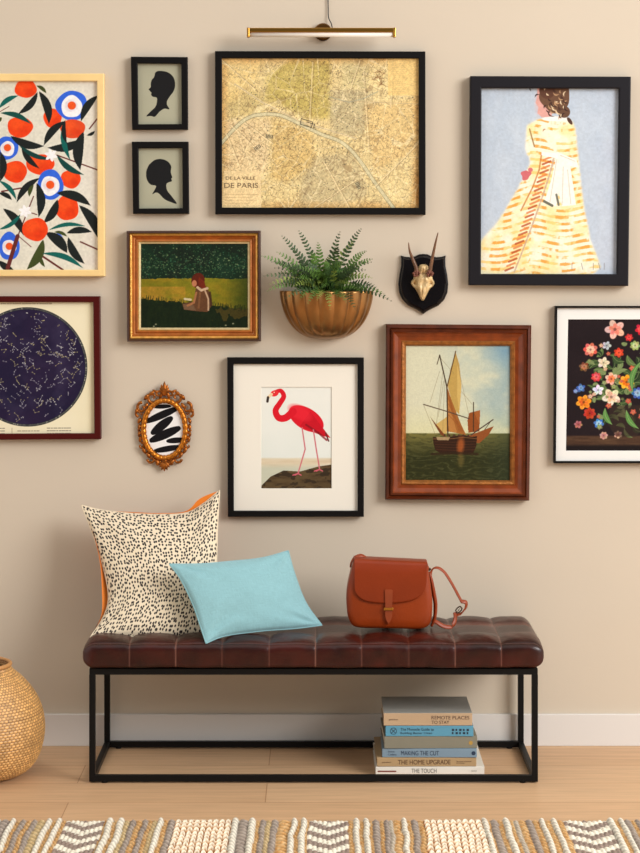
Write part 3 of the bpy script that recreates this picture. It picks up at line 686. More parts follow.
mat_board(tl, [(557, 307.6), (691.4, 307.6), (691.4, 461.6), (555.6, 461.6)], [(568.1, 319.3), (680.8, 319.3), (680.8, 450.8), (565.9, 450.8)], .0185, mat('white_mat_board', (224, 223, 218), .8))

# --- ornate oval
ocx, ocy = 164.3, 429.4
oc = P(ocx, ocy, .02)
to = thing('oval_picture', 'small ornate gilt oval frame around white print with black brush strokes', 'framed art', (oc.x, -.001, P(0, 472, 0).z))
cv = Canvas(145.2, 402, 183.4, 457, (228, 226, 224), 6)
bq = lambda x, y: (120+x/7.11, 370+y/7.11)
K = (18, 15, 18)
for (x0, y0, x1, y1, wd) in ((240, 262, 355, 258, 30), (195, 365, 400, 275, 52), (235, 445, 360, 345, 62), (225, 500, 415, 415, 62), (340, 505, 450, 495, 40), (250, 575, 425, 545, 42)):
    n = 16; cv.stroke([bq(x0+(x1-x0)*k/n, y0+(y1-y0)*k/n) for k in range(n+1)], [wd/7.11*(.35+.65*math.sin(PI*(k+.8)/(n+1.6))**.6) for k in range(n+1)], K)
paint_grid('brush_print', cv, quad_fn(rectq(145.2, 402, 183.4, 457), .012), M_print, to, oval=True)
M_gilt = mat('antique_gilt', (186, 112, 30), .3, .75, var=.4, vscale=90, bump=.25, bscale=160)
M_gilt_d = mat('antique_gilt_relief', (150, 84, 24), .33, .7, var=.5, vscale=110, bump=.3, bscale=160)
s_ = (DW-.02)/F
def OV(px, py, d=.012): return Vector((oc.x+(px-ocx)*s_, -d, oc.z-(py-ocy)*s_))
bm = bmesh.new()
n, sg = 170, 12; rings = []
for k in range(n):
    a = 2*PI*k/n; cx_, cz_ = math.cos(a), math.sin(a); ring = []
    beads = 1+.22*abs(math.sin(a*17))
    for j in range(sg):
        b = 2*PI*j/sg; off = math.cos(b)*2.5*beads; dd = .013+.009*math.sin(b)*beads
        rx, ry = 21.0+off, 28.8+off
        ring.append(bm.verts.new(OV(ocx+rx*cx_, ocy-ry*cz_, max(dd, .003))))
    rings.append(ring)
for k in range(n):
    for j in range(sg): bm.faces.new((rings[k][j], rings[k][(j+1) % sg], rings[(k+1) % n][(j+1) % sg], rings[(k+1) % n][j]))
bmobj('frame', bm, M_gilt, to, True)
bm = bmesh.new()
def scroll(cx_, cy_, r0, a0, turns, sgn, wd, d=.011):
    pts = []; N_ = 22
    for k in range(N_):
        t = k/(N_-1); r_ = r0*(1-.8*t); a = a0+sgn*turns*2*PI*t
        pts.append(OV(cx_+r_*math.cos(a), cy_+r_*math.sin(a), d+.004*t))
    tube(bm, pts, lambda t: wd*s_*(1-.45*t), 7)
def leafb(x0, y0, x1, y1, wd, d=.010):
    A, B = OV(x0, y0, d), OV(x1, y1, d+.003)
    tube(bm, [A.lerp(B, t/6)+Vector((0, -.003*math.sin(PI*t/6), 0)) for t in range(7)], lambda t: wd*s_*(math.sin(PI*(t*.86+.12))**.8), 7, flat=(1, .6), up=(1, 0, 0.01))
for sgn in (1, -1):
    X = lambda v: ocx+sgn*v
    d_ = -sgn
    scroll(X(22.5), 408, 5.6, (-.5*PI), .95, sgn, 1.7); scroll(X(26), 413.5, 3.4, .5*PI, .8, -sgn, 1.5)
    scroll(X(12), 397.5, 5.6, .5*PI if sgn > 0 else .5*PI, .9, -sgn, 1.7); scroll(X(6), 394.5, 4, 0 if sgn < 0 else PI, .8, sgn, 1.4)
    scroll(X(23.5), 446, 3.6, -.5*PI, .9, -sgn, 1.3); scroll(X(13), 459.5, 4.2, 0 if sgn > 0 else PI, .9, sgn, 1.4); scroll(X(7), 463, 3.2, -PI/2, .9, -sgn, 1.3)
    for (x0, y0, x1, y1, w_) in ((24, 418, 26.5, 424, 1.9), (25, 424, 25.5, 431, 1.8), (24.5, 431, 26, 437, 1.7), (24, 436, 24.5, 443, 1.9), (22, 447, 19, 454, 2.0), (18, 452, 14, 459, 2.0),
                                 (20, 400, 16, 394, 2.1), (16, 396, 10, 391, 2.0), (27, 408, 29, 414, 1.6), (17, 403, 20, 409, 1.8), (10, 459, 5, 465, 1.9), (5, 399, 2, 391, 1.8), (12, 390, 6, 393, 1.5)):
        leafb(X(x0), y0, X(x1), y1, w_)
    for k in range(9):
        a = -1.0+k*.26; ball(bm, OV(ocx+sgn*26*math.cos(a), ocy+33*math.sin(a), .010), 1.25*s_, 1, .8, 1, 8, 6)
for k, (x, y, w_) in enumerate(((0, 381.5, 1.3), (-3.2, 384.5, 1.2), (3.2, 384.5, 1.2), (-4.6, 387.5, .9), (4.6, 387.5, .9))): leafb(ocx, 396, ocx+x, y, 1.0+w_, .014)
for k in range(5):
    a = -.9+k*.45; leafb(ocx, 461, ocx+math.sin(a)*6.5, 461+math.cos(a)*10.5, 1.9, .012)
ball(bm, OV(ocx, 461, .015), 2.6*s_, 1, .7, 1)
bmobj('relief_ornament', bm, M_gilt_d, to, True)
bm = bmesh.new()
vs = [bm.verts.new(OV(ocx+22*math.cos(2*PI*k/48), ocy+30*math.sin(2*PI*k/48), .010)) for k in range(48)]; vb = [bm.verts.new((v.co.x, -.001, v.co.z)) for v in vs]
bm.faces.new(vs); bm.faces.new(vb[::-1])
for k in range(48): bm.faces.new((vs[k], vs[(k+1) % 48], vb[(k+1) % 48], vb[k]))
bmobj('backing_board', bm, M_backing, to)

# ------------------------------------------------------------------ picture light
tl = thing('picture_light', 'long brass picture light with frosted tube above the city map', 'lamp', (P(323, 32, 0).x, -.001, P(0, 33, 0).z))
dl = .085; zl = P(0, 30.5, dl).z; xa, xb = P(247, 0, dl).x, P(395.6, 0, dl).x; sl = (DW-dl)/F
bm = bmesh.new(); bx(bm, xa+.004, xb-.004, -dl-.012, -dl+.012, zl-2.2*sl, zl+2.3*sl, .0015); bmobj('bar', bm, M_brass, tl)
bm = bmesh.new(); zt = P(0, 34.4, dl).z; tube(bm, [(xa+.006, -dl, zt), (xb-.006, -dl, zt)], .0085, 20); bmobj('glass_tube', bm, mat('frosted_glass', (232, 226, 216), .3), tl, True)
for x0, x1 in ((xa, xa+.008), (xb-.008, xb)):
    bm = bmesh.new(); bx(bm, x0, x1, -dl-.0125, -dl+.0125, P(0, 37.6, dl).z, zl+2.6*sl, .002); bmobj('end_cap', bm, M_brass, tl)
xc = P(323, 0, 0).x; zc = P(0, 32.5, 0).z
bm = bmesh.new(); tube(bm, [(xc, -.001, zc), (xc, -.016, zc), (xc, -.02, zc)], lambda t: .0275 if t < .9 else .024, 32); bmobj('wall_plate', bm, mat('bronze_plate', (120, 84, 44), .3, .9), tl)
bm = bmesh.new(); tube(bm, [(xc, -.02, zc), (xc, -dl+.01, zl)], .005, 12); bmobj('arm', bm, M_brass, tl, True)
bm = bmesh.new(); tube(bm, catmull([P(332.5, 30, .022), P(331.4, 24, .018), P(328.6, 17.5, .008), P(328.2, 8, .006), P(328, -4, .006), P(328.5, -40, .006)], 8), .0017, 8); bmobj('cord', bm, mat('black_cord', (26, 22, 22), .5), tl, True)

# ------------------------------------------------------------------ skull plaque
ts = thing('skull_plaque', 'small gilded animal skull with two brown horns on black shield plaque', 'wall decor', (P(422, 0, 0).x, -.001, P(0, 314, 0).z))
kq = lambda x, y, d: P(380+x/7.11, 225+y/7.11, d)
half = [(0, 205), (30, 208), (60, 222), (95, 228), (130, 225), (160, 216), (157, 240), (158, 290), (170, 350), (178, 420), (172, 480), (150, 530), (110, 572), (60, 596), (25, 615), (0, 634)]
out = [(308+x, y) for x, y in half]+[(308-x, y) for x, y in half[-2:0:-1]]
cxo, cyo = 308, 400
bm = bmesh.new(); rings = []
for s, d in ((1, .001), (1, .008), (.985, .0115), (.93, .0125), (.89, .0165), (.87, .018)):
    rings.append([bm.verts.new(kq(cxo+(x-cxo)*s, cyo+(y-cyo)*s, d)) for x, y in out])
for a, b in zip(rings, rings[1:]):
    for k in range(len(out)): bm.faces.new((a[k], a[(k+1) % len(out)], b[(k+1) % len(out)], b[k]))
bm.faces.new(rings[-1]); bm.faces.new(rings[0][::-1])
bmobj('shield', bm, mat('black_lacquer', (10, 7, 10), .25, spec=.25, coat=.25), ts)
# skull as a loft, top to muzzle: (y, centre, half width, depth)
secs = [(279, 309, 10, .010), (283, 309, 24, .022), (294, 309, 33, .032), (306, 309, 34, .036), (322, 310, 40, .034), (345, 309, 62, .036), (368, 307, 66, .038), (385, 305, 70, .037), (402, 304, 82, .034), (418, 304, 84, .034),
        (434, 304, 74, .035), (450, 303, 56, .036), (468, 303, 44, .035), (488, 303, 33, .033), (508, 303, 24, .030), (525, 303, 16, .026), (538, 303, 6, .020)]
bm = bmesh.new(); rings = []; sg = 28
for (y, c, hw, dp) in secs:
    r_ = []
    for j in range(sg+1):
        a = PI*j/sg; u = math.cos(a); v = math.sin(a)
        dd = dp*v**.8
        ex = abs(u)
        if 395 < y < 445 and .45 < ex < .9: dd -= .022*math.exp(-((y-415)/16)**2-((ex-.66)/.17)**2)     # eye hollows
        if 395 < y < 530: dd -= .004*math.exp(-(u/.12)**2)
        if 330 < y < 392: dd -= .012*math.exp(-((y-350)/16)**2)
        nz = mnoise.noise(Vector((u*4, y*.06, 1)))*.006
        r_.append(bm.verts.new(kq(c+hw*u, y, .017+max(dd+nz*v, 0))))
    rings.append(r_)
for a, b in zip(rings, rings[1:]):
    for k in range(sg): bm.faces.new((a[k], a[k+1], b[k+1], b[k]))
bm.faces.new(rings[0]); bm.faces.new(rings[-1])
bmobj('skull', bm, mat('gilded_bone', (206, 176, 126), .4, .1, var=.35, vscale=60, bump=.3, bscale=150), ts, True)
M_horn = mat('horn', (108, 74, 50), .35, var=.35, vscale=60, bump=.4, bscale=200)
for pts, bc in ((((262, 345, .050), (255, 300, .054), (228, 232, .058), (210, 180, .066), (203, 124, .070)), (258, 345)), (((350, 345, .050), (360, 300, .054), (376, 215, .060), (395, 125, .070), (413, 52, .076)), (354, 345))):
    bm = bmesh.new(); P3 = [kq(*p) for p in pts]
    tube(bm, catmull(P3, 7), lambda t: .0062*(1-t)**.7*(1+.05*math.sin(t*80))+.0009, 14)
    h_ = bmobj('horn', bm, M_horn, ts, True)
    bm = bmesh.new(); c = kq(bc[0], bc[1], .053)
    for k in range(22):
        a = k*2.399; r_ = .0098*math.sqrt((k+.5)/22)
        ball(bm, c+Vector((r_*math.cos(a), rng.uniform(-.006, .002), r_*math.sin(a)*.95)), rng.uniform(.0026, .0040), u=8, v=6)
    b_ = bmobj('burr', bm, mat('horn_burr', (112, 62, 44), .5, bump=.4, bscale=200), None, True)
    b_.parent = h_

# ------------------------------------------------------------------ wall planter with fern
bc = P(326.6, 291, .08); sB = (DW-.1)/F
RW, RH, RD = 48.0*sB, 49.4*sB, .135
tp = thing('wall_planter', 'fluted copper half bowl planter hung on the wall, holding a green fern', 'planter', (bc.x, -.001, bc.z-RH))
bm = bmesh.new()
NA, NV = 168, 26
def bowl(a, v, k):      # a 0..pi around, v 0 rim .. 1 bottom
    ph = v*PI/2*.985
    rr = math.cos(ph)**.72 if v < 1 else 0; z = -math.sin(ph)**1.12
    fl = abs(math.sin(a*9.0)); f = 1-.05*(1-fl)**1.3*(1 if v < .62 else max(0, (.80-v)/.18))
    rim = .012 if v < .03 else 0
    r_ = rr*f*k
    return Vector((bc.x-math.cos(a)*(RW*r_), -.002-math.sin(a)*RD*r_, bc.z+z*RH*(k if k < 1 else 1)))
def shell(k, rev):
    g = [[bm.verts.new(bowl(PI*i/NA, j/NV, k)) for i in range(NA+1)] for j in range(NV+1)]
    for j in range(NV):
        for i in range(NA):
            f = (g[j][i], g[j][i+1], g[j+1][i+1], g[j+1][i]); bm.faces.new(f[::-1] if rev else f)
    return g
g1 = shell(1, False); g2 = shell(.94, True)
for i in range(NA): bm.faces.new((g1[0][i], g2[0][i], g2[0][i+1], g1[0][i+1]))
for j in range(NV):
    for e in (0, NA): bm.faces.new((g1[j][e], g1[j+1][e], g2[j+1][e], g2[j][e]))
bmesh.ops.remove_doubles(bm, verts=bm.verts, dist=1e-6)
bmobj('bowl', bm, mat('copper_bowl', (152, 110, 64), .30, .85, var=.18, vscale=18, bump=.1, bscale=60), tp, True)
bm = bmesh.new(); vs = [bm.verts.new((bc.x-math.cos(PI*i/40)*RW*.86, -.004-math.sin(PI*i/40)*RD*.86, bc.z-.02)) for i in range(41)]
for i in range(1, 40): bm.faces.new((vs[0], vs[i], vs[i+1]))
bmobj('soil', bm, mat('soil', (46, 32, 22), .95, bump=.8, bscale=80), tp)
fern_t = thing('fern', 'green fern with arching fronds growing in the copper wall planter', 'plant', (bc.x, -.07, bc.z-.02))
M_f1 = mat('fern_dark', (48, 72, 32), .55, var=.4, vscale=30); M_f2 = mat('fern_green', (82, 116, 46), .55, var=.4, vscale=30); M_f3 = mat('fern_pale', (124, 142, 62), .5, var=.3, vscale=30)
def frond(tip, rise, m, nl=20, base=None, ls=.0125):
    b0 = base or Vector((bc.x+rng.uniform(-.03, .03), -.06+rng.uniform(-.02, .02), bc.z-.018))
    mid = b0.lerp(tip, .5)+Vector((0, 0, rise))
    pts = []
    N_ = nl
    for k in range(N_+1):
        t = k/N_; pts.append(b0*(1-t)**2+mid*2*t*(1-t)+tip*t*t)
    bm = bmesh.new()
    tube(bm, pts, lambda t: .0011*(1-.7*t), 5)
    for k in range(2, N_+1):
        t = k/N_; T = (pts[k]-pts[k-1]).normalized()
        nrm = Vector((rng.uniform(-.2, .2), -1, .45)).normalized(); nrm = (nrm-T*nrm.dot(T)).normalized()
        S = T.cross(nrm)
        L = ls*(math.sin(PI*min(.12+t*.86, 1))**.6)*rng.uniform(.85, 1.1)*(1-.35*t)+.001
        for sgn in (-1, 1):
            d = (S*sgn*.92+T*.35+nrm*rng.uniform(-.25, .12)).normalized(); wv_ = T*(L*.36)
            p = pts[k]; up_ = nrm*.0008
            q = [p+wv_*.5, p+d*L*.3+wv_*1.05+up_, p+d*L*.75+wv_*.95+up_, p+d*L+wv_*.3, p+d*L*.85-wv_*.5, p+d*L*.35-wv_*.8, p-wv_*.3]
            top = [bm.verts.new(x) for x in q]; bm.faces.new(top)
    return bmobj('frond', bm, m, fern_t)
FR = [((262, 256), .10, .045), ((282, 236), .11, .04), ((299, 231), .07, .03), ((361, 229), .09, .055), ((366, 251), .11, .05), ((372, 259), .09, .045), ((391, 301), .12, .06),
      ((264, 276), .13, .05), ((267.5, 291), .15, .06), ((330, 309), .19, .07), ((355.5, 310), .20, .06), ((308, 303), .19, .06), ((286, 298), .18, .05), ((277, 252), .14, .04), ((354, 241), .07, .04),
      ((290, 247), .12, .05), ((312, 252), .10, .05), ((338, 246), .12, .05), ((345, 262), .15, .05), ((372, 278), .15, .06), ((378, 290), .17, .05), ((298, 268), .16, .05), ((285, 266), .16, .06),
      ((318, 268), .17, .05), ((334, 272), .18, .05), ((304, 284), .19, .05), ((322, 288), .20, .05), ((343, 287), .20, .05), ((360, 291), .19, .05), ((294, 286), .18, .05), ((275, 268), .08, .05),
      ((325, 262), .09, .04), ((348, 276), .12, .05), ((310, 276), .12, .05), ((330, 255), .05, .03), ((365, 270), .1, .05)]
FR += [((300, 299), .19, .05), ((291, 293), .18, .05), ((346, 302), .20, .05), ((317, 300), .20, .05), ((376, 287), .16, .05), ((384, 294), .14, .05), ((279, 284), .14, .05), ((338, 298), .19, .05), ((270, 284), .15, .06), ((340, 232), .08, .04), ((318, 243), .08, .03)]
FR += [((272+k*6.6, 262+((k*37) % 5)*5.5), .08+.02*(k % 5), .05) for k in range(16)]
for i, ((x, y), d, rise) in enumerate(FR):
    frond(P(x, y, d), rise*1.0, (M_f1, M_f2, M_f1, M_f2, M_f3)[i % 5] if i > 8 else (M_f2, M_f1, M_f1, M_f1, M_f2, M_f2, M_f1, M_f1, M_f2)[i], nl=17 if i < 9 else 14, ls=.0170)

# ------------------------------------------------------------------ bench
DF = .44; DR = .03; TK = .0175          # front face, rear face, steel thickness
xl, xr = (89.1-320)*(DW-DF)/F, (538-320)*(DW-DF)/F
tb = thing('bench', 'long bench with tufted dark brown leather seat on black steel frame', 'bench', ((xl+xr)/2, -(DF+DR)/2, 0))
ztop, zbot = .331, .008
for x0 in (xl, xr-TK):
    for y0 in (-DF, -DR-TK):
        bm = bmesh.new(); bx(bm, x0, x0+TK, y0, y0+TK, zbot-.004, ztop-TK+.001, .001); bmobj('leg', bm, M_steel, tb)
        bm = bmesh.new(); xx = x0+TK/2+(.035 if x0 < 0 else -.035)
        tube(bm, [(xx, y0+TK/2, .0005), (xx, y0+TK/2, zbot+.001)], .009, 14); bmobj('foot_glide', bm, M_steel, tb)
for z0 in (zbot-.004, ztop-TK):
    for y0 in (-DF, -DR-TK):
        bm = bmesh.new(); bx(bm, xl+.0005, xr-.0005, y0+.0004, y0+TK-.0004, z0+.0004, z0+TK+.0008, .001); bmobj('rail', bm, M_steel, tb)
    for x0 in (xl, xr-TK):
        bm = bmesh.new(); bx(bm, x0+.0006, x0+TK-.0006, -DF+TK, -DR-TK, z0+.0004, z0+TK+.0004, .001); bmobj('rail', bm, M_steel, tb)
bm = bmesh.new(); bx(bm, xl+.018, xr-.018, -DF+.018, -DR-.018, .320, .3306); bmobj('light_block_board', bm, M_steel, tb)  # unseen board added to block light leaking between cushion and rail
# cushion
cx0, cx1 = (83.6-320)*(DW-.42)/F, (543-320)*(DW-.42)/F
cy0, cy1 = -.458, -.03
czb, czt = .3308, .4175
SQ = .1345
NXc, NYc = 420, 110
def hgt(x, y):
    gx = ((x-seam0)/SQ) % 1; gy = ((y-(-.445))/.137) % 1
    bx_ = abs(math.sin(PI*gx)); by_ = abs(math.sin(PI*gy))
    return .013*(bx_*by_)**.38, min(gx, 1-gx)*SQ, min(gy, 1-gy)*.137
seam0 = (129.7-320)*(DW-.44)/F
verts = []; cols = []
NS = 150; prof = []
# closed section: bottom front -> round front -> top -> round back -> bottom back
def section(t):
    # superellipse in (y,z), t 0..1 over front bottom to back bottom
    a = PI*(1.18-1.36*t); c, s = math.cos(a), math.sin(a); e = .30
    yy = math.copysign(abs(c)**e, c); zz = math.copysign(abs(s)**(e*1.5 if s > 0 else .2), s)
    return yy, zz
hy, hz = (cy1-cy0)/2, (czt-czb)/2; my, mz = (cy0+cy1)/2, (cy0*0+(czt+czb)/2)
Yc = []
for i in range(NXc+1):
    u = -1+2*i/NXc
    x = (cx0+cx1)/2+(cx1-cx0)/2*u
    de = (1-abs(u))*(cx1-cx0)/2
    endf = min(1, de/.034); endr = math.sqrt(max(0, 1-(1-endf)**2)) if endf < 1 else 1
    for k in range(NS+1):
        yy, zz = section(k/NS)
        y = my+hy*yy*(.93+.07*endr); z = mz+hz*zz*(.30+.70*endr)
        h, sx_, sy_ = hgt(x, y)
        n_ = Vector((0, yy*abs(yy)**3, zz*abs(zz))); n_ = n_.normalized() if n_.length > 0 else Vector((0, 0, 1))
        topw = max(0, zz)**2
        gx = abs(math.sin(PI*((x-seam0)/SQ % 1)))
        disp = topw*(h*1.15-.012)*min(1, endr*1.2)+(1-topw)*.0045*(gx**.4-1)*(1 if zz > -.3 else max(0, (zz+1)/.7))
        wr = mnoise.noise(Vector((x*14, y*16, z*16)))*.0025+mnoise.noise(Vector((x*42, y*30, z*36)))*.001
        p = Vector((x, y, z))+n_*(disp+wr)
        p.z = max(p.z, czb-.0002)
        verts.append(p)
        seam = max(0, 1-sx_/.0022)
        seam2 = max(0, 1-sy_/.0022)*topw
        sm = max(seam, seam2)*.75
        base = np.array((50, 15, 10))*(1+.35*mnoise.noise(Vector((x*6, y*9, z*14)))+.3*mnoise.noise(Vector((x*26, y*26, z*26))))
        cols.append(base*(1-sm)+np.array((140, 100, 86))*sm)
fs = []
for i in range(NXc):
    for k in range(NS):
        a = i*(NS+1)+k; fs.append((a, a+1, a+NS+2, a+NS+1))
    fs.append((i*(NS+1)+NS, i*(NS+1), (i+1)*(NS+1), (i+1)*(NS+1)+NS))
fs.append(tuple(range(NS+1))); fs.append(tuple((NXc)*(NS+1)+k for k in range(NS, -1, -1)))
M_leather = mat('brown_leather', (74, 34, 28), .30, attr='paint', bump=.25, bscale=90, spec=.34, coat=.05)
cu = pydata('seat_cushion', verts, fs, M_leather, tb, True)
bm = bmesh.new(); bm.from_mesh(cu.data); bmesh.ops.recalc_face_normals(bm, faces=bm.faces); bm.to_mesh(cu.data); bm.free()
at = cu.data.color_attributes.new('paint', 'FLOAT_COLOR', 'POINT')
ca = np.ones((len(verts), 4), np.float32); ca[:, :3] = lin_np(np.array(cols)); at.data.foreach_set('color', ca.reshape(-1))

# ------------------------------------------------------------------ pillows
def pillow(parent, bound, depths, T, mats, names, wr=.004, N_=64, seed=0, backgrow=0, pw=.42, sides=(0, 1), edge=True):
    """bound: four lists of photo-scale points (top L-R, right T-B, bottom L-R, left T-B); depths: TL TR BR BL distance from wall"""
    def curve(pts, d0, d1):
        cs = catmull([P(x, y, d0+(d1-d0)*i/(len(pts)-1)) for i, (x, y) in enumerate(pts)], 16)
        L = [0]
        for a, b in zip(cs, cs[1:]): L.append(L[-1]+(b-a).length)
        def f(t):
            s = t*L[-1]; i = 0
            while i < len(L)-2 and L[i+1] < s: i += 1
            return cs[i].lerp(cs[i+1], (s-L[i])/max(L[i+1]-L[i], 1e-9))
        return [f(k/N_) for k in range(N_+1)]
    tl_, tr_, br_, bl_ = depths
    T_, R__, B_, L__ = curve(bound[0], tl_, tr_), curve(bound[1], tr_, br_), curve(bound[2], bl_, br_), curve(bound[3], tl_, bl_)
    mid = []
    for j in range(N_+1):
        v = j/N_; row = []
        for i in range(N_+1):
            u = i/N_
            p = T_[i]*(1-v)+B_[i]*v+L__[j]*(1-u)+R__[j]*u-(T_[0]*(1-u)*(1-v)+T_[-1]*u*(1-v)+B_[0]*(1-u)*v+B_[-1]*u*v)
            row.append(p)
        mid.append(row)
    nrm = (mid[N_][N_//2]-mid[0][N_//2]).cross(mid[N_//2][N_]-mid[N_//2][0]).normalized()
    if nrm.y > 0: nrm = -nrm
    objs = []
    for side, (m, nm) in enumerate(zip(mats, names)):
        if side not in sides: continue
        sg = 1 if side == 0 else -1
        vs = []; uv = []
        for j in range(N_+1):
            for i in range(N_+1):
                u, v = i/N_, j/N_; a, b = 4*u*(1-u), 4*v*(1-v)
                t = T*(a*b)**pw*(.62+.38*(a*b)**.5)
                e = min(1, 6*min(u, 1-u, v, 1-v))
                # folds running in from the corners and small creases along the seams
                f = 0
                for (cu_, cv_) in ((0, 0), (1, 0), (0, 1), (1, 1)):
                    dx, dy = abs(u-cu_), abs(v-cv_); r_ = math.hypot(dx, dy); an = math.atan2(dy, dx)
                    f += math.exp(-(r_/.28)**2)*math.sin(an*9+seed+cu_*2)*1.3*min(1, r_*8)
                f += math.sin((u*31+math.sin(v*7+seed)*2)+seed)*.35*math.exp(-min(v, 1-v)/.06)+mnoise.noise(Vector((u*4+seed, v*4, side)))*.9
                bg_ = (.0 if side == 0 else backgrow)
                p = mid[j][i]+nrm*(sg*(t+wr*f*e*min(1, t/.01)))
                if side == 1 and backgrow:
                    c = mid[N_//2][N_//2]; w_ = (a*b)**.25*(1-(a*b))
                    p = p+(mid[j][i]-c)*backgrow*w_
                vs.append(p); uv.append((u, v))
        fs_ = [(j*(N_+1)+i, (j+1)*(N_+1)+i, (j+1)*(N_+1)+i+1, j*(N_+1)+i+1)[::sg] for j in range(N_) for i in range(N_)]
        o = pydata(nm, vs, fs_, m, parent, True)
        ul = o.data.uv_layers.new(name='UVMap')
        for lp in o.data.loops: ul.data[lp.index].uv = uv[lp.vertex_index]
        objs.append(o)
    if not edge: return objs
    bm = bmesh.new(); loop = T_[:-1]+R__[:-1]+B_[::-1][:-1]+L__[::-1]
    tube(bm, loop, .0022, 6)
    bmobj('seam_edge', bm, mats[0] if len(mats) > 1 else mats[0], parent, True)
    return objs
def spotted():
    m = bpy.data.materials.new('spotted_cotton'); m.use_nodes = True; nt = m.node_tree; N = nt.nodes; L = nt.links; b = N['Principled BSDF']
    tc = N.new('ShaderNodeTexCoord'); mp = N.new('ShaderNodeMapping'); mp.inputs['Scale'].default_value = (1, .8, 1); L.new(tc.outputs['UV'], mp.inputs[0])
    n = N.new('ShaderNodeTexNoise'); n.inputs['Scale'].default_value = 40; L.new(mp.outputs[0], n.inputs['Vector'])
    mx = N.new('ShaderNodeMix'); mx.data_type = 'RGBA'; mx.blend_type = 'LINEAR_LIGHT'; mx.inputs[0].default_value = .0; L.new(mp.outputs[0], mx.inputs[6]); L.new(n.outputs[1], mx.inputs[7])
    v = N.new('ShaderNodeTexVoronoi'); v.voronoi_dimensions = '2D'; v.inputs['Scale'].default_value = 43; v.inputs['Randomness'].default_value = .75; L.new(mx.outputs[2], v.inputs['Vector'])
    n2 = N.new('ShaderNodeTexNoise'); n2.inputs['Scale'].default_value = 14; L.new(mp.outputs[0], n2.inputs['Vector'])
    ad = N.new('ShaderNodeMath'); ad.operation = 'MULTIPLY_ADD'; ad.inputs[1].default_value = .14; L.new(n2.outputs[0], ad.inputs[0]); L.new(v.outputs['Distance'], ad.inputs[2])
    r = N.new('ShaderNodeValToRGB'); r.color_ramp.elements[0].position = .36; r.color_ramp.elements[1].position = .44
    r.color_ramp.elements[0].color = lin((50, 40, 36))+(1,); r.color_ramp.elements[1].color = lin((222, 206, 178))+(1,)
    L.new(ad.outputs[0], r.inputs[0]); L.new(r.outputs[0], b.inputs['Base Color'])
    b.inputs['Roughness'].default_value = .85
    return m
def linen(name, col, s=260):
    m = mat(name, col, .85, sheen=.2); nt = m.node_tree; N = nt.nodes; L = nt.links; b = N['Principled BSDF']
    tc = N.new('ShaderNodeTexCoord'); mp = N.new('ShaderNodeMapping'); mp.inputs['Scale'].default_value = (s, 12, 1); L.new(tc.outputs['UV'], mp.inputs[0])
    mp2 = N.new('ShaderNodeMapping'); mp2.inputs['Scale'].default_value = (12, s, 1); L.new(tc.outputs['UV'], mp2.inputs[0])
    a = N.new('ShaderNodeTexNoise'); a.inputs['Scale'].default_value = 1; a.inputs['Detail'].default_value = 2; L.new(mp.outputs[0], a.inputs['Vector'])
    c = N.new('ShaderNodeTexNoise'); c.inputs['Scale'].default_value = 1; c.inputs['Detail'].default_value = 2; L.new(mp2.outputs[0], c.inputs['Vector'])
    s_ = N.new('ShaderNodeMath'); s_.operation = 'ADD'; L.new(a.outputs[0], s_.inputs[0]); L.new(c.outputs[0], s_.inputs[1])
    r = N.new('ShaderNodeMapRange'); r.inputs[1].default_value = .7; r.inputs[2].default_value = 1.3; r.inputs[3].default_value = .86; r.inputs[4].default_value = 1.12; L.new(s_.outputs[0], r.inputs[0])
    mx = N.new('ShaderNodeMix'); mx.data_type = 'RGBA'; mx.blend_type = 'MULTIPLY'; mx.inputs[0].default_value = 1; mx.inputs[6].default_value = lin(col)+(1,); L.new(r.outputs[0], mx.inputs[7])
    L.new(mx.outputs[2], b.inputs['Base Color'])
    bp = N.new('ShaderNodeBump'); bp.inputs['Strength'].default_value = .2; bp.inputs['Distance'].default_value = .001; L.new(s_.outputs[0], bp.inputs['Height']); L.new(bp.outputs[0], b.inputs['Normal'])
    return m
tp1 = thing('throw_pillow', 'square cream pillow with black spots and orange back, leaning on the wall', 'pillow', (P(150, 0, .27).x, -.27, .42))
M_orange = mat('orange_velvet', (226, 122, 12), .7, sheen=.3); M_spot = spotted()
Bt = [(81.4, 505.3), (100, 510), (131, 513.5), (160, 514.5), (186, 513), (203, 504), (219.5, 490.5)]
Br = [(219.5, 490.5), (217.5, 525), (216.5, 562), (215, 600), (212, 634)]
Bb = [(90.3, 637.3), (120, 636), (150, 636.5), (180, 636), (212, 634)]
Bl = [(81.4, 505.3), (93, 535), (103, 566), (108.5, 596), (104, 616), (90.3, 637.3)]
pillow(tp1, [Bt, Br, Bb, Bl], (.115, .10, .34, .365), .060, [M_spot, M_orange], ['spotted_front', 'orange_back'], seed=1.3, sides=(0,))
pillow(tp1, [[(81.4, 505.3), (100, 510), (131, 512), (160, 513), (186, 511), (200, 498.5), (219.5, 490.5)], Br, Bb,
             [(81.4, 505.3), (92, 530), (99.5, 560), (102, 592), (101, 616), (90.3, 637.3)]], (.113, .098, .338, .363), .05, [M_spot, M_orange], ['spotted_front', 'orange_back'], seed=2.3, sides=(1,), edge=False)
tp2 = thing('lumbar_pillow', 'light blue rectangular pillow tilted in front of the spotted pillow', 'pillow', (P(250, 0, .37).x, -.37, .42))
M_blue = linen('blue_linen', (128, 172, 178))
pillow(tp2, [[(169.5, 564.2), (200, 564), (230, 561.5), (262, 558), (288.2, 550.8)],
             [(288.2, 550.8), (295, 575), (306, 603), (321.9, 625.2)],
             [(206, 643.4), (225, 636), (262, 631), (295, 628.5), (321.9, 625.2)],
             [(169.5, 564.2), (181, 580), (193, 605), (201, 628), (206, 643.4)]],
       (.355, .225, .275, .445), .044, [M_blue, M_blue], ['front_panel', 'back_panel'], wr=.0055, seed=4.1, pw=.36)

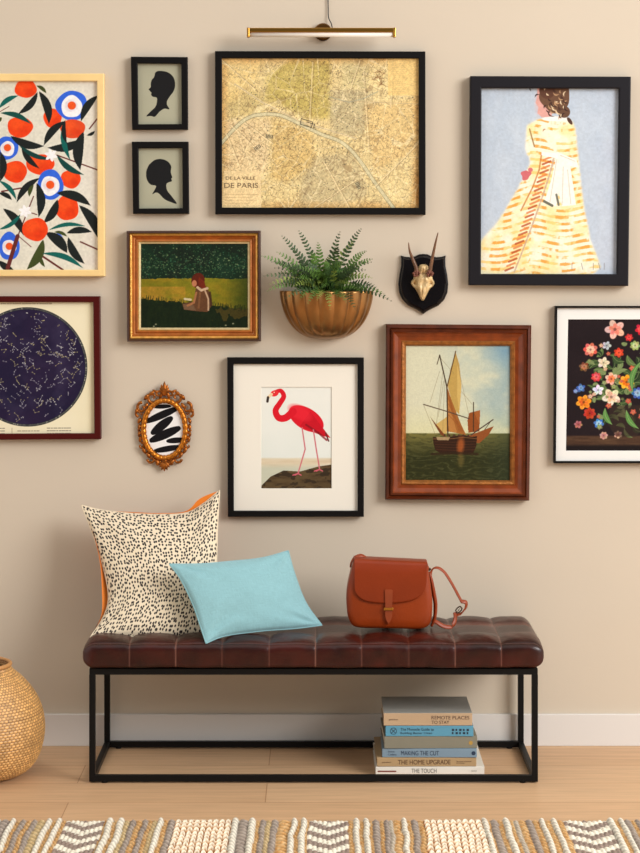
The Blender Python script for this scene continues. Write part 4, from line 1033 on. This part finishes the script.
# ------------------------------------------------------------------ handbag
hb = thing('handbag', 'rust brown leather saddle bag with flap and shoulder strap on the bench', 'bag', (P(390, 0, .27).x, -.27, .42))
M_tan = mat('rust_leather', (136, 50, 8), .40, spec=.3, var=.10, vscale=9, bump=.12, bscale=120, coat=.04)
M_tan2 = mat('rust_leather_strap', (136, 54, 16), .45, var=.12, vscale=20)
bqx = lambda x, y: (335+x/4.571, 550+y/4.571)
DB = .315                                   # distance of the bag front from the wall
body_o = [(84, 56), (70, 110), (57, 170), (52, 230), (58, 300), (80, 345), (120, 356), (200, 358), (300, 360), (380, 362), (420, 352), (440, 320), (446, 240), (438, 160), (428, 100), (423, 72), (340, 62), (240, 57), (160, 54)]
bo = catmull([(x, y, 0) for x, y in body_o+[body_o[0]]], 4)[:-1]
ccx, ccy = 245, 225
def blayer(s, d, sh=0):
    return [(lambda q: Vector((q.x, -d, q.z)))(P(*bqx(ccx+(p.x-ccx)*s+sh, ccy+(p.y-ccy)*(1-(1-s)*.9)), .305)) for p in bo]
bm = bmesh.new(); rings = []
for s, d in ((.6, .315+.004), (.85, .317), (.95, .313), (.985, .308), (1, .300), (.995, .285), (1, .262), (1, .243), (.985, .236), (.95, .231), (.6, .229)):
    rings.append([bm.verts.new(p) for p in blayer(s, d)])
for a, b in zip(rings, rings[1:]):
    for k in range(len(bo)): bm.faces.new((a[k], a[(k+1) % len(bo)], b[(k+1) % len(bo)], b[k]))
bm.faces.new(rings[0][::-1]); bm.faces.new(rings[-1])
bmobj('body', bm, M_tan, hb, True)
# gusset at the right side
bm = bmesh.new()
rg = [(430, 100, .275), (441, 140, .275), (452, 200, .27), (459, 250, .265), (455, 310, .27), (440, 350, .275)]
tube(bm, catmull([P(*bqx(x, y), d) for x, y, d in rg], 6), lambda t: .0065*(.55+.45*math.sin(PI*t)), 10, flat=(1, 3.2), up=(1, 0, 0))
bmobj('gusset', bm, M_tan, hb, True)
# flap: over the top and down the front
flap = [(86, 50), (84, 100), (84, 150), (94, 195), (120, 225), (165, 240), (240, 244), (310, 240), (365, 226), (400, 200), (415, 170), (420, 120), (424, 66)]
fl = catmull([(x, y, 0) for x, y in flap], 5)
bm = bmesh.new(); n = len(fl)
def fp(t, s, off):       # t along x, s 0 back edge .. 1 tip of the flap
    # top edge line
    x = 86+(424-86)*t; ytop = 50+16*t
    # lower boundary for this x
    yb = ytop
    for a, b in zip(fl, fl[1:]):
        if min(a.x, b.x) <= x <= max(a.x, b.x) and abs(a.x-b.x) > 1e-6:
            yy = a.y+(b.y-a.y)*(x-a.x)/(b.x-a.x); yb = max(yb, yy)
    if s < .3:
        k = s/.3; d = .228+(.312-.228)*k; y = ytop+2-6*math.sin(PI*k)*.6+4*(1-k)
        q = P(*bqx(x, y-6), .3155); return Vector((q.x, -d, q.z+off*.9))
    k = (s-.3)/.7; y = ytop+(yb-ytop)*k-5*(1-k)
    dd = .3155+.006*math.sin(min(1, k*3)*PI/2)
    return P(*bqx(x, y), dd+off)
NT, NSs = 60, 34
for off, rev in ((.0028, 0), (0, 1)):
    g = [[bm.verts.new(fp(.004+.992*i/NT, j/NSs, off)) for i in range(NT+1)] for j in range(NSs+1)]
    for j in range(NSs):
        for i in range(NT): bm.faces.new((g[j][i], g[j][i+1], g[j+1][i+1], g[j+1][i]))
    if rev == 0: ga = g
    else: gb = g
for i in range(NT): bm.faces.new((ga[NSs][i], ga[NSs][i+1], gb[NSs][i+1], gb[NSs][i])); bm.faces.new((ga[0][i], gb[0][i], gb[0][i+1], ga[0][i+1]))
for j in range(NSs):
    for e in (0, NT): bm.faces.new((ga[j][e], ga[j+1][e], gb[j+1][e], gb[j][e]))
bmobj('flap', bm, mat('rust_leather_flap', (126, 43, 7), .42, spec=.3, var=.12, vscale=7, bump=.12, bscale=120, coat=.04), hb, True)
def strip(name, pts, wd, th, m, parent, up=(0, 0, 1)):
    bm = bmesh.new(); tube(bm, pts, 1, 8, flat=(wd/2, th/2), up=up); return bmobj(name, bm, m, parent, True)
# closing tab
bm = bmesh.new()
tab = [(228, 184), (234, 180), (258, 180), (264, 184), (262, 250), (262, 300), (256, 320), (245, 338), (234, 320), (229, 300), (230, 250)]
fr = [bm.verts.new(P(*bqx(x, y), .3285)) for x, y in tab]; bk = [bm.verts.new(P(*bqx(x, y), .319)) for x, y in tab]
bm.faces.new(fr[::-1]); bm.faces.new(bk)
for k in range(len(tab)): bm.faces.new((fr[k], fr[(k+1) % len(tab)], bk[(k+1) % len(tab)], bk[k]))
tabo = bmobj('closure_tab', bm, M_tan2, hb)
bm = bmesh.new()
a = P(*bqx(223, 276), .331); b = P(*bqx(266, 264), .331)
bx(bm, a.x, b.x, -.3325, -.3295, a.z, b.z, .0008); q = bmobj('staple', bm, M_brass, None); q.parent = tabo; q['label'] = 'brass staple'
# strap
strip('strap', catmull([P(*bqx(70, 78), .272), P(*bqx(75, 55), .272), P(*bqx(92, 33), .272), P(*bqx(118, 26), .27), P(*bqx(140, 36), .262), P(*bqx(152, 50), .25)], 8), .015, .005, M_tan2, hb, up=(.2, .8, .6))
strip('strap', catmull([P(*bqx(436, 150), .272), P(*bqx(438, 110), .272), P(*bqx(448, 86), .272), P(*bqx(472, 82), .272), P(*bqx(502, 104), .268), P(*bqx(535, 155), .262), P(*bqx(562, 205), .255), P(*bqx(580, 238), .252)], 8), .014, .005, M_tan2, hb, up=(.45, .85, .25))
strip('strap', catmull([P(*bqx(578, 235), .254), P(*bqx(598, 240), .252), P(*bqx(598, 262), .250), P(*bqx(578, 288), .254), P(*bqx(556, 298), .256)], 8), .014, .005, M_tan2, hb, up=(.5, .5, .4))
strip('strap', catmull([P(*bqx(548, 285), .262), P(*bqx(550, 310), .262), P(*bqx(543, 338), .268), P(*bqx(525, 352), .275), P(*bqx(495, 348), .28), P(*bqx(468, 332), .28), P(*bqx(445, 318), .275)], 8), .014, .005, M_tan2, hb, up=(.7, .5, .4))
M_bk = mat('dark_brass_buckle', (74, 52, 36), .3, .9)
bm = bmesh.new(); c = Vector(P(*bqx(566, 272), .262)); rr = []
for k in range(25):
    a = 2*PI*k/24; u, v = math.cos(a), math.sin(a); e = .7
    u = math.copysign(abs(u)**e, u)*.0095; v = math.copysign(abs(v)**e, v)*.0075
    rr.append(c+Vector((u*.75-v*.6, -.002, u*.75+v*.6)))
tube(bm, rr, .0019, 8, caps=False); tube(bm, [c+Vector((-.004, -.002, -.006)), c+Vector((.004, -.004, .006))], .001, 6)
bmobj('buckle', bm, M_bk, hb, True)
bm = bmesh.new(); c = P(*bqx(431, 88), .272); ball(bm, c, .0055, 1, 1, .9); bmobj('strap_ring', bm, M_bk, hb, True)

# ------------------------------------------------------------------ books
M_page = mat('book_pages', (226, 218, 200), .8, bump=.3, bscale=10, stretch=(1, 1, 60))
BD = .360; SB = (DW-BD)/F
def bookX(px): return (px-320)*SB
zc = .0008
books = [  # from the floor up: x0, x1, thickness, depth, rot, cover, label
    (375.6, 484.4, .0262, .285, .0, (226, 220, 208), 'white book lying flat, bottom of the stack under the bench'),
    (376.6, 476.0, .0262, .250, .010, (176, 146, 106), 'tan brown book second from the bottom of the stack under the bench'),
    (382.7, 477.3, .0262, .240, -.012, (122, 144, 160), 'grey blue book just below the plain grey book in the stack'),
    (383.6, 476.6, .0350, .240, .018, (128, 124, 108), 'plain grey green book in the middle of the stack'),
    (385.9, 473.7, .0310, .225, -.008, (88, 150, 176), 'bright blue book directly under the topmost book of the stack'),
    (383.5, 472.2, .0368, .215, .004, (186, 158, 126), 'thick book with tan spine and grey cover on top of the stack')]
zs = []
for i, (x0, x1, th, dp, rot, col, lab) in enumerate(books):
    X0, X1 = bookX(x0), bookX(x1); pv = Vector(((X0+X1)/2, -BD+dp/2, 0)); M_ = Matrix.Translation(pv) @ Matrix.Rotation(rot, 4, 'Z') @ Matrix.Translation(-pv)
    t = thing('book', lab, 'book', ((X0+X1)/2, -BD+dp/2, zc), 'books stacked on the floor under the bench')
    mc = mat('book_cover', col, .45, var=.05, vscale=10)
    bm = bmesh.new(); e = .003
    y0 = -BD; y1 = -BD+dp
    bx(bm, X0, X1, y0+.003, y1, zc, zc+e, .0006, M_); bx(bm, X0, X1, y0+.003, y1, zc+th-e, zc+th, .0006, M_); bx(bm, X0, X1, y0, y0+.004, zc+.0002, zc+th-.0002, .0012, M_)
    if i == 5:
        mc2 = mat('grey_cover', (172, 170, 162), .4)
        cvr = bmobj('cover', bm, mc, t)
        bm = bmesh.new(); bx(bm, X0+.0004, X1-.0004, y0+.001, y1-.0004, zc+th-.0002, zc+th+.0003, 0, M_); q = bmobj('cover_top', bm, mc2, t); q['label'] = 'grey front cover'
    else: cvr = bmobj('cover', bm, mc, t)
    bm = bmesh.new(); bx(bm, X0+.003, X1-.003, y0+.004, y1-.004, zc+e, zc+th-e, 0, M_); bmobj('page_block', bm, M_page, t)
    zs.append((t, X0, X1, zc, th, pv, rot, cvr)); zc += th+.0004
def btext(i, s, a, b, lo, hi, col, name='title'):
    t, X0, X1, z, th, pv, rot, cvr = zs[i]
    return text_mesh(name, s, mat('spine_ink', col, .6), t, X0+(X1-X0)*a, X0+(X1-X0)*b, z+th*lo, z+th*hi, -BD-.0006, rot, pv)
btext(5, 'REMOTE PLACES', .54, .965, .50, .78, (70, 46, 34)); btext(5, 'TO STAY', .54, .74, .14, .40, (70, 46, 34)); btext(5, 'gestalten', .06, .16, .40, .56, (70, 46, 34))
btext(4, 'The Monocle Guide to', .17, .55, .54, .80, (22, 34, 50)); btext(4, 'Building Better Cities', .17, .53, .16, .42, (22, 34, 50))
btext(2, 'MAKING THE CUT', .20, .60, .24, .74, (34, 52, 76)); btext(2, 'Simon', .06, .13, .55, .75, (34, 52, 76), 'author'); btext(2, 'Collins', .06, .15, .22, .42, (34, 52, 76), 'author')
btext(1, 'THE HOME UPGRADE', .21, .74, .24, .76, (86, 56, 32)); btext(1, 'gestalten', .05, .14, .38, .58, (86, 56, 32)); btext(1, 'New Homes in Remodeled', .80, .95, .50, .64, (86, 56, 32)); btext(1, 'Buildings', .80, .88, .30, .44, (86, 56, 32))
btext(0, 'THE TOUCH', .33, .56, .30, .78, (92, 88, 84)); btext(0, 'KINFOLK', .88, .93, .44, .60, (120, 116, 110))
def spine_shape(i, fn, col, name):
    t, X0, X1, z, th, pv, rot, cvr = zs[i]
    bm = bmesh.new(); fn(bm, lambda a, b: Vector((X0+(X1-X0)*a, -BD-.0007, z+th*b)), th)
    me = bpy.data.meshes.new(name); bm.to_mesh(me); bm.free(); me.transform(Matrix.Translation(pv) @ Matrix.Rotation(rot, 4, 'Z') @ Matrix.Translation(-pv))
    return link_mesh(name, me, mat('spine_mark', col, .6), t)
def f_red(bm, q, th): bm.faces.new([bm.verts.new(p) for p in (q(.02, .40), q(.19, .40), q(.19, .56), q(.02, .56))])
spine_shape(0, f_red, (124, 60, 50), 'red_label')
def f_disc(r0, r1, cxa, cyb, cross=False):
    def f(bm, q, th):
        c = q(cxa, cyb); n = 28
        A = [bm.verts.new(c+Vector((math.cos(2*PI*k/n)*r0, 0, math.sin(2*PI*k/n)*r0))) for k in range(n)]; B = [bm.verts.new(c+Vector((math.cos(2*PI*k/n)*r1, 0, math.sin(2*PI*k/n)*r1))) for k in range(n)]
        for k in range(n): bm.faces.new((A[k], A[(k+1) % n], B[(k+1) % n], B[k]))
        if cross:
            for s in (1, -1):
                d = Vector((r1*.7, 0, s*r1*.7)); w_ = Vector((-d.z, 0, d.x)).normalized()*.0008
                bm.faces.new([bm.verts.new(p) for p in (c-d+w_, c+d+w_, c+d-w_, c-d-w_)])
    return f
spine_shape(4, f_disc(.0100, .0086, .09, .5, True), (22, 34, 50), 'emblem')
spine_shape(2, f_disc(.006, .0001, .965, .5), (34, 52, 76), 'emblem')
spine_shape(3, f_disc(.006, .0001, .93, .45), (176, 140, 66), 'emblem')
def f_icons(bm, q, th):
    for k in range(5):
        a = .755+k*.042
        for j in range(2):
            b = .22+j*.30; w_ = .026 if (k+j) % 2 else .018
            bm.faces.new([bm.verts.new(p) for p in (q(a, b), q(a+w_, b), q(a+w_, b+.2), q(a, b+.2))])
spine_shape(4, f_icons, (26, 42, 60), 'spine_symbols')

# ------------------------------------------------------------------ woven floor vase
DV = .345
vc = P(-21, 0, DV); SV = (DW-DV)/F
tv = thing('wicker_vase', 'round woven golden rattan vase standing on the floor at far left', 'vase', (vc.x, -DV, 0))
pf = [(.085, .001), (.115, .004), (.145, .018), (.170, .048), (.185, .090), (.191, .135), (.186, .18), (.172, .22), (.150, .255), (.124, .284), (.102, .303), (.093, .313), (.092, .320), (.094, .325), (.091, .328), (.084, .326), (.080, .31), (.084, .29)]
prf = catmull([(r_, 0, z) for r_, z in pf], 14)
Ls = [0]
for a, b in zip(prf, prf[1:]): Ls.append(Ls[-1]+(b-a).length)
NAv = 420; vs = []; cl = []
row = .0082; colw = 2*PI/88
# resample by length for an even weave
tot = Ls[-1]; NR_ = int(tot/.0013); pr2 = []; i = 0
for k in range(NR_+1):
    s = tot*k/NR_
    while i < len(Ls)-2 and Ls[i+1] < s: i += 1
    pr2.append((prf[i].lerp(prf[i+1], (s-Ls[i])/max(1e-9, Ls[i+1]-Ls[i])), s))
A_ = np.arange(NAv)*2*PI/NAv
for (p, s) in pr2:
    rowi = int(s/row); fr_ = s/row-rowi
    ph = A_/colw+(.5 if rowi % 2 else 0)
    loc = np.abs(np.sin(ph*PI)); rd = np.abs(math.sin(fr_*PI))
    hgt_ = .0026*(loc**.6)*(rd**.5)
    nr = (np.sin(np.floor(ph)*12.9898+rowi*78.233)*43758.5453) % 1
    for k in range(NAv):
        r_ = p.x+hgt_[k]; vs.append((vc.x+r_*math.cos(A_[k]), -DV+r_*math.sin(A_[k]), p.z))
    dark = np.clip(1-(loc**.5)*(rd**.4)*1.25, 0, 1)[:, None]
    c = np.array((216, 168, 104))*(.88+.24*nr[:, None])
    cl.append(c*(1-dark)+np.array((92, 54, 20))*dark)
cl = np.concatenate(cl)
nr_ = len(pr2); fs = []
for j in range(nr_-1):
    for k in range(NAv): fs.append((j*NAv+k, j*NAv+(k+1) % NAv, (j+1)*NAv+(k+1) % NAv, (j+1)*NAv+k))
fs.append(tuple(range(NAv-1, -1, -1)))
vo = pydata('woven_body', vs, fs, mat('rattan', (200, 150, 90), .5, attr='paint', var=.12, vscale=7, coat=.1), tv, True)
at = vo.data.color_attributes.new('paint', 'FLOAT_COLOR', 'POINT'); ca = np.ones((len(vs), 4), np.float32); ca[:, :3] = lin_np(cl); at.data.foreach_set('color', ca.reshape(-1))
bm = bmesh.new(); tube(bm, [(vc.x+.091*math.cos(a*PI/30), -DV+.091*math.sin(a*PI/30), .325) for a in range(61)], .0062, 8, caps=False); bmobj('rim', bm, mat('rattan_rim', (186, 134, 80), .5, bump=.5, bscale=120), tv, True)
bm = bmesh.new()
lin_p = [(.084, .325), (.08, .30), (.11, .27), (.16, .2), (.168, .12), (.13, .03), (.02, .012)]
for a, b in zip(lin_p, lin_p[1:]):
    ra = [bm.verts.new((vc.x+a[0]*math.cos(k*PI/20), -DV+a[0]*math.sin(k*PI/20), a[1])) for k in range(40)]; rb = [bm.verts.new((vc.x+b[0]*math.cos(k*PI/20), -DV+b[0]*math.sin(k*PI/20), b[1])) for k in range(40)]
    for k in range(40): bm.faces.new((ra[k], ra[(k+1) % 40], rb[(k+1) % 40], rb[k]))
bmesh.ops.remove_doubles(bm, verts=bm.verts, dist=1e-6)
bmobj('inner_wall', bm, mat('rattan_inside', (120, 76, 44), .7, bump=.5, bscale=80), tv, True)

# ------------------------------------------------------------------ rug
S = []   # (px left edge on row 822, kind)
def add(x, k): S.append((x, k))
seq = [(-60, 't'), (-52, 'w'), (-45, 'g'), (-38, 't'), (-20, 'w'), (-13, 't'), (-6, 'w'), (2, 'g'), (12, 'w'), (18, 't'), (22, 'g'), (28, 't'), (33, 'g'), (39, 'y'), (47, 'w'), (53, 't'), (57, 'w'), (63, 't'), (67, 'C'), (106, 't'), (108, 'w'), (115, 't'), (119, 'w'), (126, 'y'), (131, 'g'), (137, 't'), (143, 'g'), (149, 't'), (153, 'y'), (158, 'w'), (164, 't'), (169, 'g'),
       (176, 'K'), (232, 'w'), (239, 'g'), (249, 'w'), (256, 't'), (260, 'g'), (266, 'y'), (271, 'g'), (278, 't'), (290, 'w'), (296, 't'), (300, 'w'), (306, 't'), (308, 'C'), (348, 't'), (353, 'w'), (359, 't'), (363, 'w'), (369, 't'), (372, 'g'), (379, 't'), (383, 'g'), (388, 'c'), (392, 't'), (400, 'w'), (406, 't'), (410, 'g'), (417, 't'), (423, 'K'), (481, 'w'), (487, 't'), (489, 'g'),
       (497, 't'), (502, 'w'), (509, 't'), (513, 'c'), (518, 't'), (525, 'g'), (532, 't'), (538, 'w'), (544, 't'), (550, 'w'), (556, 't'), (562, 'C'), (605, 'w'), (612, 't'), (616, 'w'), (622, 'g'), (629, 't'), (633, 'g'), (639, 't'), (650, 'w'), (656, 't'), (664, 'g'), (671, 'y'), (677, 'w'), (684, 't'), (690, 'K'), (748, 'w'), (755, 't'), (1200, 't')]
DR_ = 1.527*F/566.0
xs_ = np.array([(x-320)*DR_/F for x, k in seq]); kinds = [k for x, k in seq]
RX0, RX1, RY0, RY1 = xs_[0], (762-320)*DR_/F, -1.75, -.832
dx_ = .0028; nx = int((RX1-RX0)/dx_); ny = int((RY1-RY0)/.0032)
X = np.linspace(RX0, RX1, nx); Y = np.linspace(RY0, RY1, ny)
GX, GY = np.meshgrid(X, Y)
wobx = GX+.006*(vnoise(ny, nx, 34, 3, 3)-.5)*2
si = np.clip(np.searchsorted(xs_, wobx, side='right')-1, 0, len(kinds)-2)
wd_ = xs_[si+1]-xs_[si]; u = (wobx-xs_[si])/wd_
kind = np.array(kinds)[si]
prof_ = np.sqrt(np.clip(1-(2*u-1)**2, 0, 1))
n1 = vnoise(ny, nx, 2.2, 5, 2); n2 = vnoise(ny, nx, (3, 2), 6, 1)
Hh = np.full(GX.shape, .006); Cc = np.zeros(GX.shape+(3,)); Cc[:] = (196, 148, 92)
tw = np.sin((GY/.027+u*.9+n1*.35)*2*PI)
def setk(mask, col, col2, h, tws, amt=.5):
    Hh[mask] = (.005+h*prof_+tws*tw*prof_)[mask]
    cc = np.array(col)*(1-n1[..., None]*amt)+np.array(col2)*(n1[..., None]*amt)
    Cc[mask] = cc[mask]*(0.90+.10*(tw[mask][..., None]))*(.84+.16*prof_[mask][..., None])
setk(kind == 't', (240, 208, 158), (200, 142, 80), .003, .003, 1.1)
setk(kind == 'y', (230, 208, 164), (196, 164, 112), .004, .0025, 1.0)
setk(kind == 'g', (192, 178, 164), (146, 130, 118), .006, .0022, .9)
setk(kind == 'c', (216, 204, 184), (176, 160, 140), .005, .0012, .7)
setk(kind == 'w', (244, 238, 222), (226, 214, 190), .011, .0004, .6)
# chevron panels
cm = kind == 'C'; ncol = 9; cu_ = u*ncol; ci = np.floor(cu_); cf = cu_-ci
uc = (ci+.5)/ncol
ph_ = (GY+.012*(vnoise(ny, nx, 14, 77, 2)-.5)+.055*(1-np.abs(2*uc-1)))/.040; rf = ph_-np.floor(ph_); z2 = np.floor(ph_) % 2
bead = np.sqrt(np.clip(1-(2*cf-1)**2, 0, 1))*np.sqrt(np.clip(1-np.abs(2*rf-1)**3, 0, 1)*.9+.1)
Hh[cm] = (.004+.006*bead)[cm]
cc = np.where((z2 > .5)[..., None], np.array((240, 232, 212)), np.array((150, 132, 120)))*(.88+.12*bead[..., None])*(.86+.24*n1[..., None])  # shading of the beads painted into the colour, darker towards their edges
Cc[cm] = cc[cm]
# knit panels
km = kind == 'K'; ncol = 9; cu_ = u*ncol; ci = np.floor(cu_); cf = cu_-ci
yy = GY/.033+np.abs(cf-.5)*1.0+n1*.15+.6*vnoise(ny, nx, 12, 78, 2); rf = yy-np.floor(yy)
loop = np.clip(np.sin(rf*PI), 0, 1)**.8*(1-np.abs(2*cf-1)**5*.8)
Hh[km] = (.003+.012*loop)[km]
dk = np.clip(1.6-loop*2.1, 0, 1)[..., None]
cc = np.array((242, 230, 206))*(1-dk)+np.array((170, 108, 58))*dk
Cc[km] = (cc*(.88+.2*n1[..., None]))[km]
Hh += .0012*(n2-.5)
# uneven upper edge
edge = RY1-.004-.010*vnoise(1, nx, 3, 9, 2)[0]*(1)
edge = edge+np.where(kind[-1] == 'w', .004, 0)
GY2 = np.minimum(GY, edge[None, :]+(GY-edge[None, :])*.02)
Hh = np.where(GY > edge[None, :]-.002, Hh*.75, Hh); Hh[-1, :] = .001; Hh[0, :] = .001; Hh[:, 0] = .001; Hh[:, -1] = .001
co = np.stack([GX, GY2, Hh], -1).reshape(-1, 3).astype(np.float32)
idx = np.arange(nx*ny).reshape(ny, nx); q = np.stack([idx[:-1, :-1], idx[:-1, 1:], idx[1:, 1:], idx[1:, :-1]], -1).reshape(-1, 4)
me = bpy.data.meshes.new('rug'); me.vertices.add(nx*ny); me.vertices.foreach_set('co', co.reshape(-1))
me.loops.add(len(q)*4); me.loops.foreach_set('vertex_index', q.reshape(-1).astype(np.int32)); me.polygons.add(len(q)); me.polygons.foreach_set('loop_start', np.arange(0, len(q)*4, 4, dtype=np.int32))
me.update(calc_edges=True)
at = me.color_attributes.new('paint', 'FLOAT_COLOR', 'POINT'); ca = np.ones((nx*ny, 4), np.float32); ca[:, :3] = lin_np(Cc.reshape(-1, 3)); at.data.foreach_set('color', ca.reshape(-1))
rug = link_mesh('rug', me, mat('rug_yarn', (200, 180, 150), .95, attr='paint', spec=.1), None, True)
tag(rug, 'chunky woven rug with cream, tan and grey stripes and chevrons on the floor', 'rug')
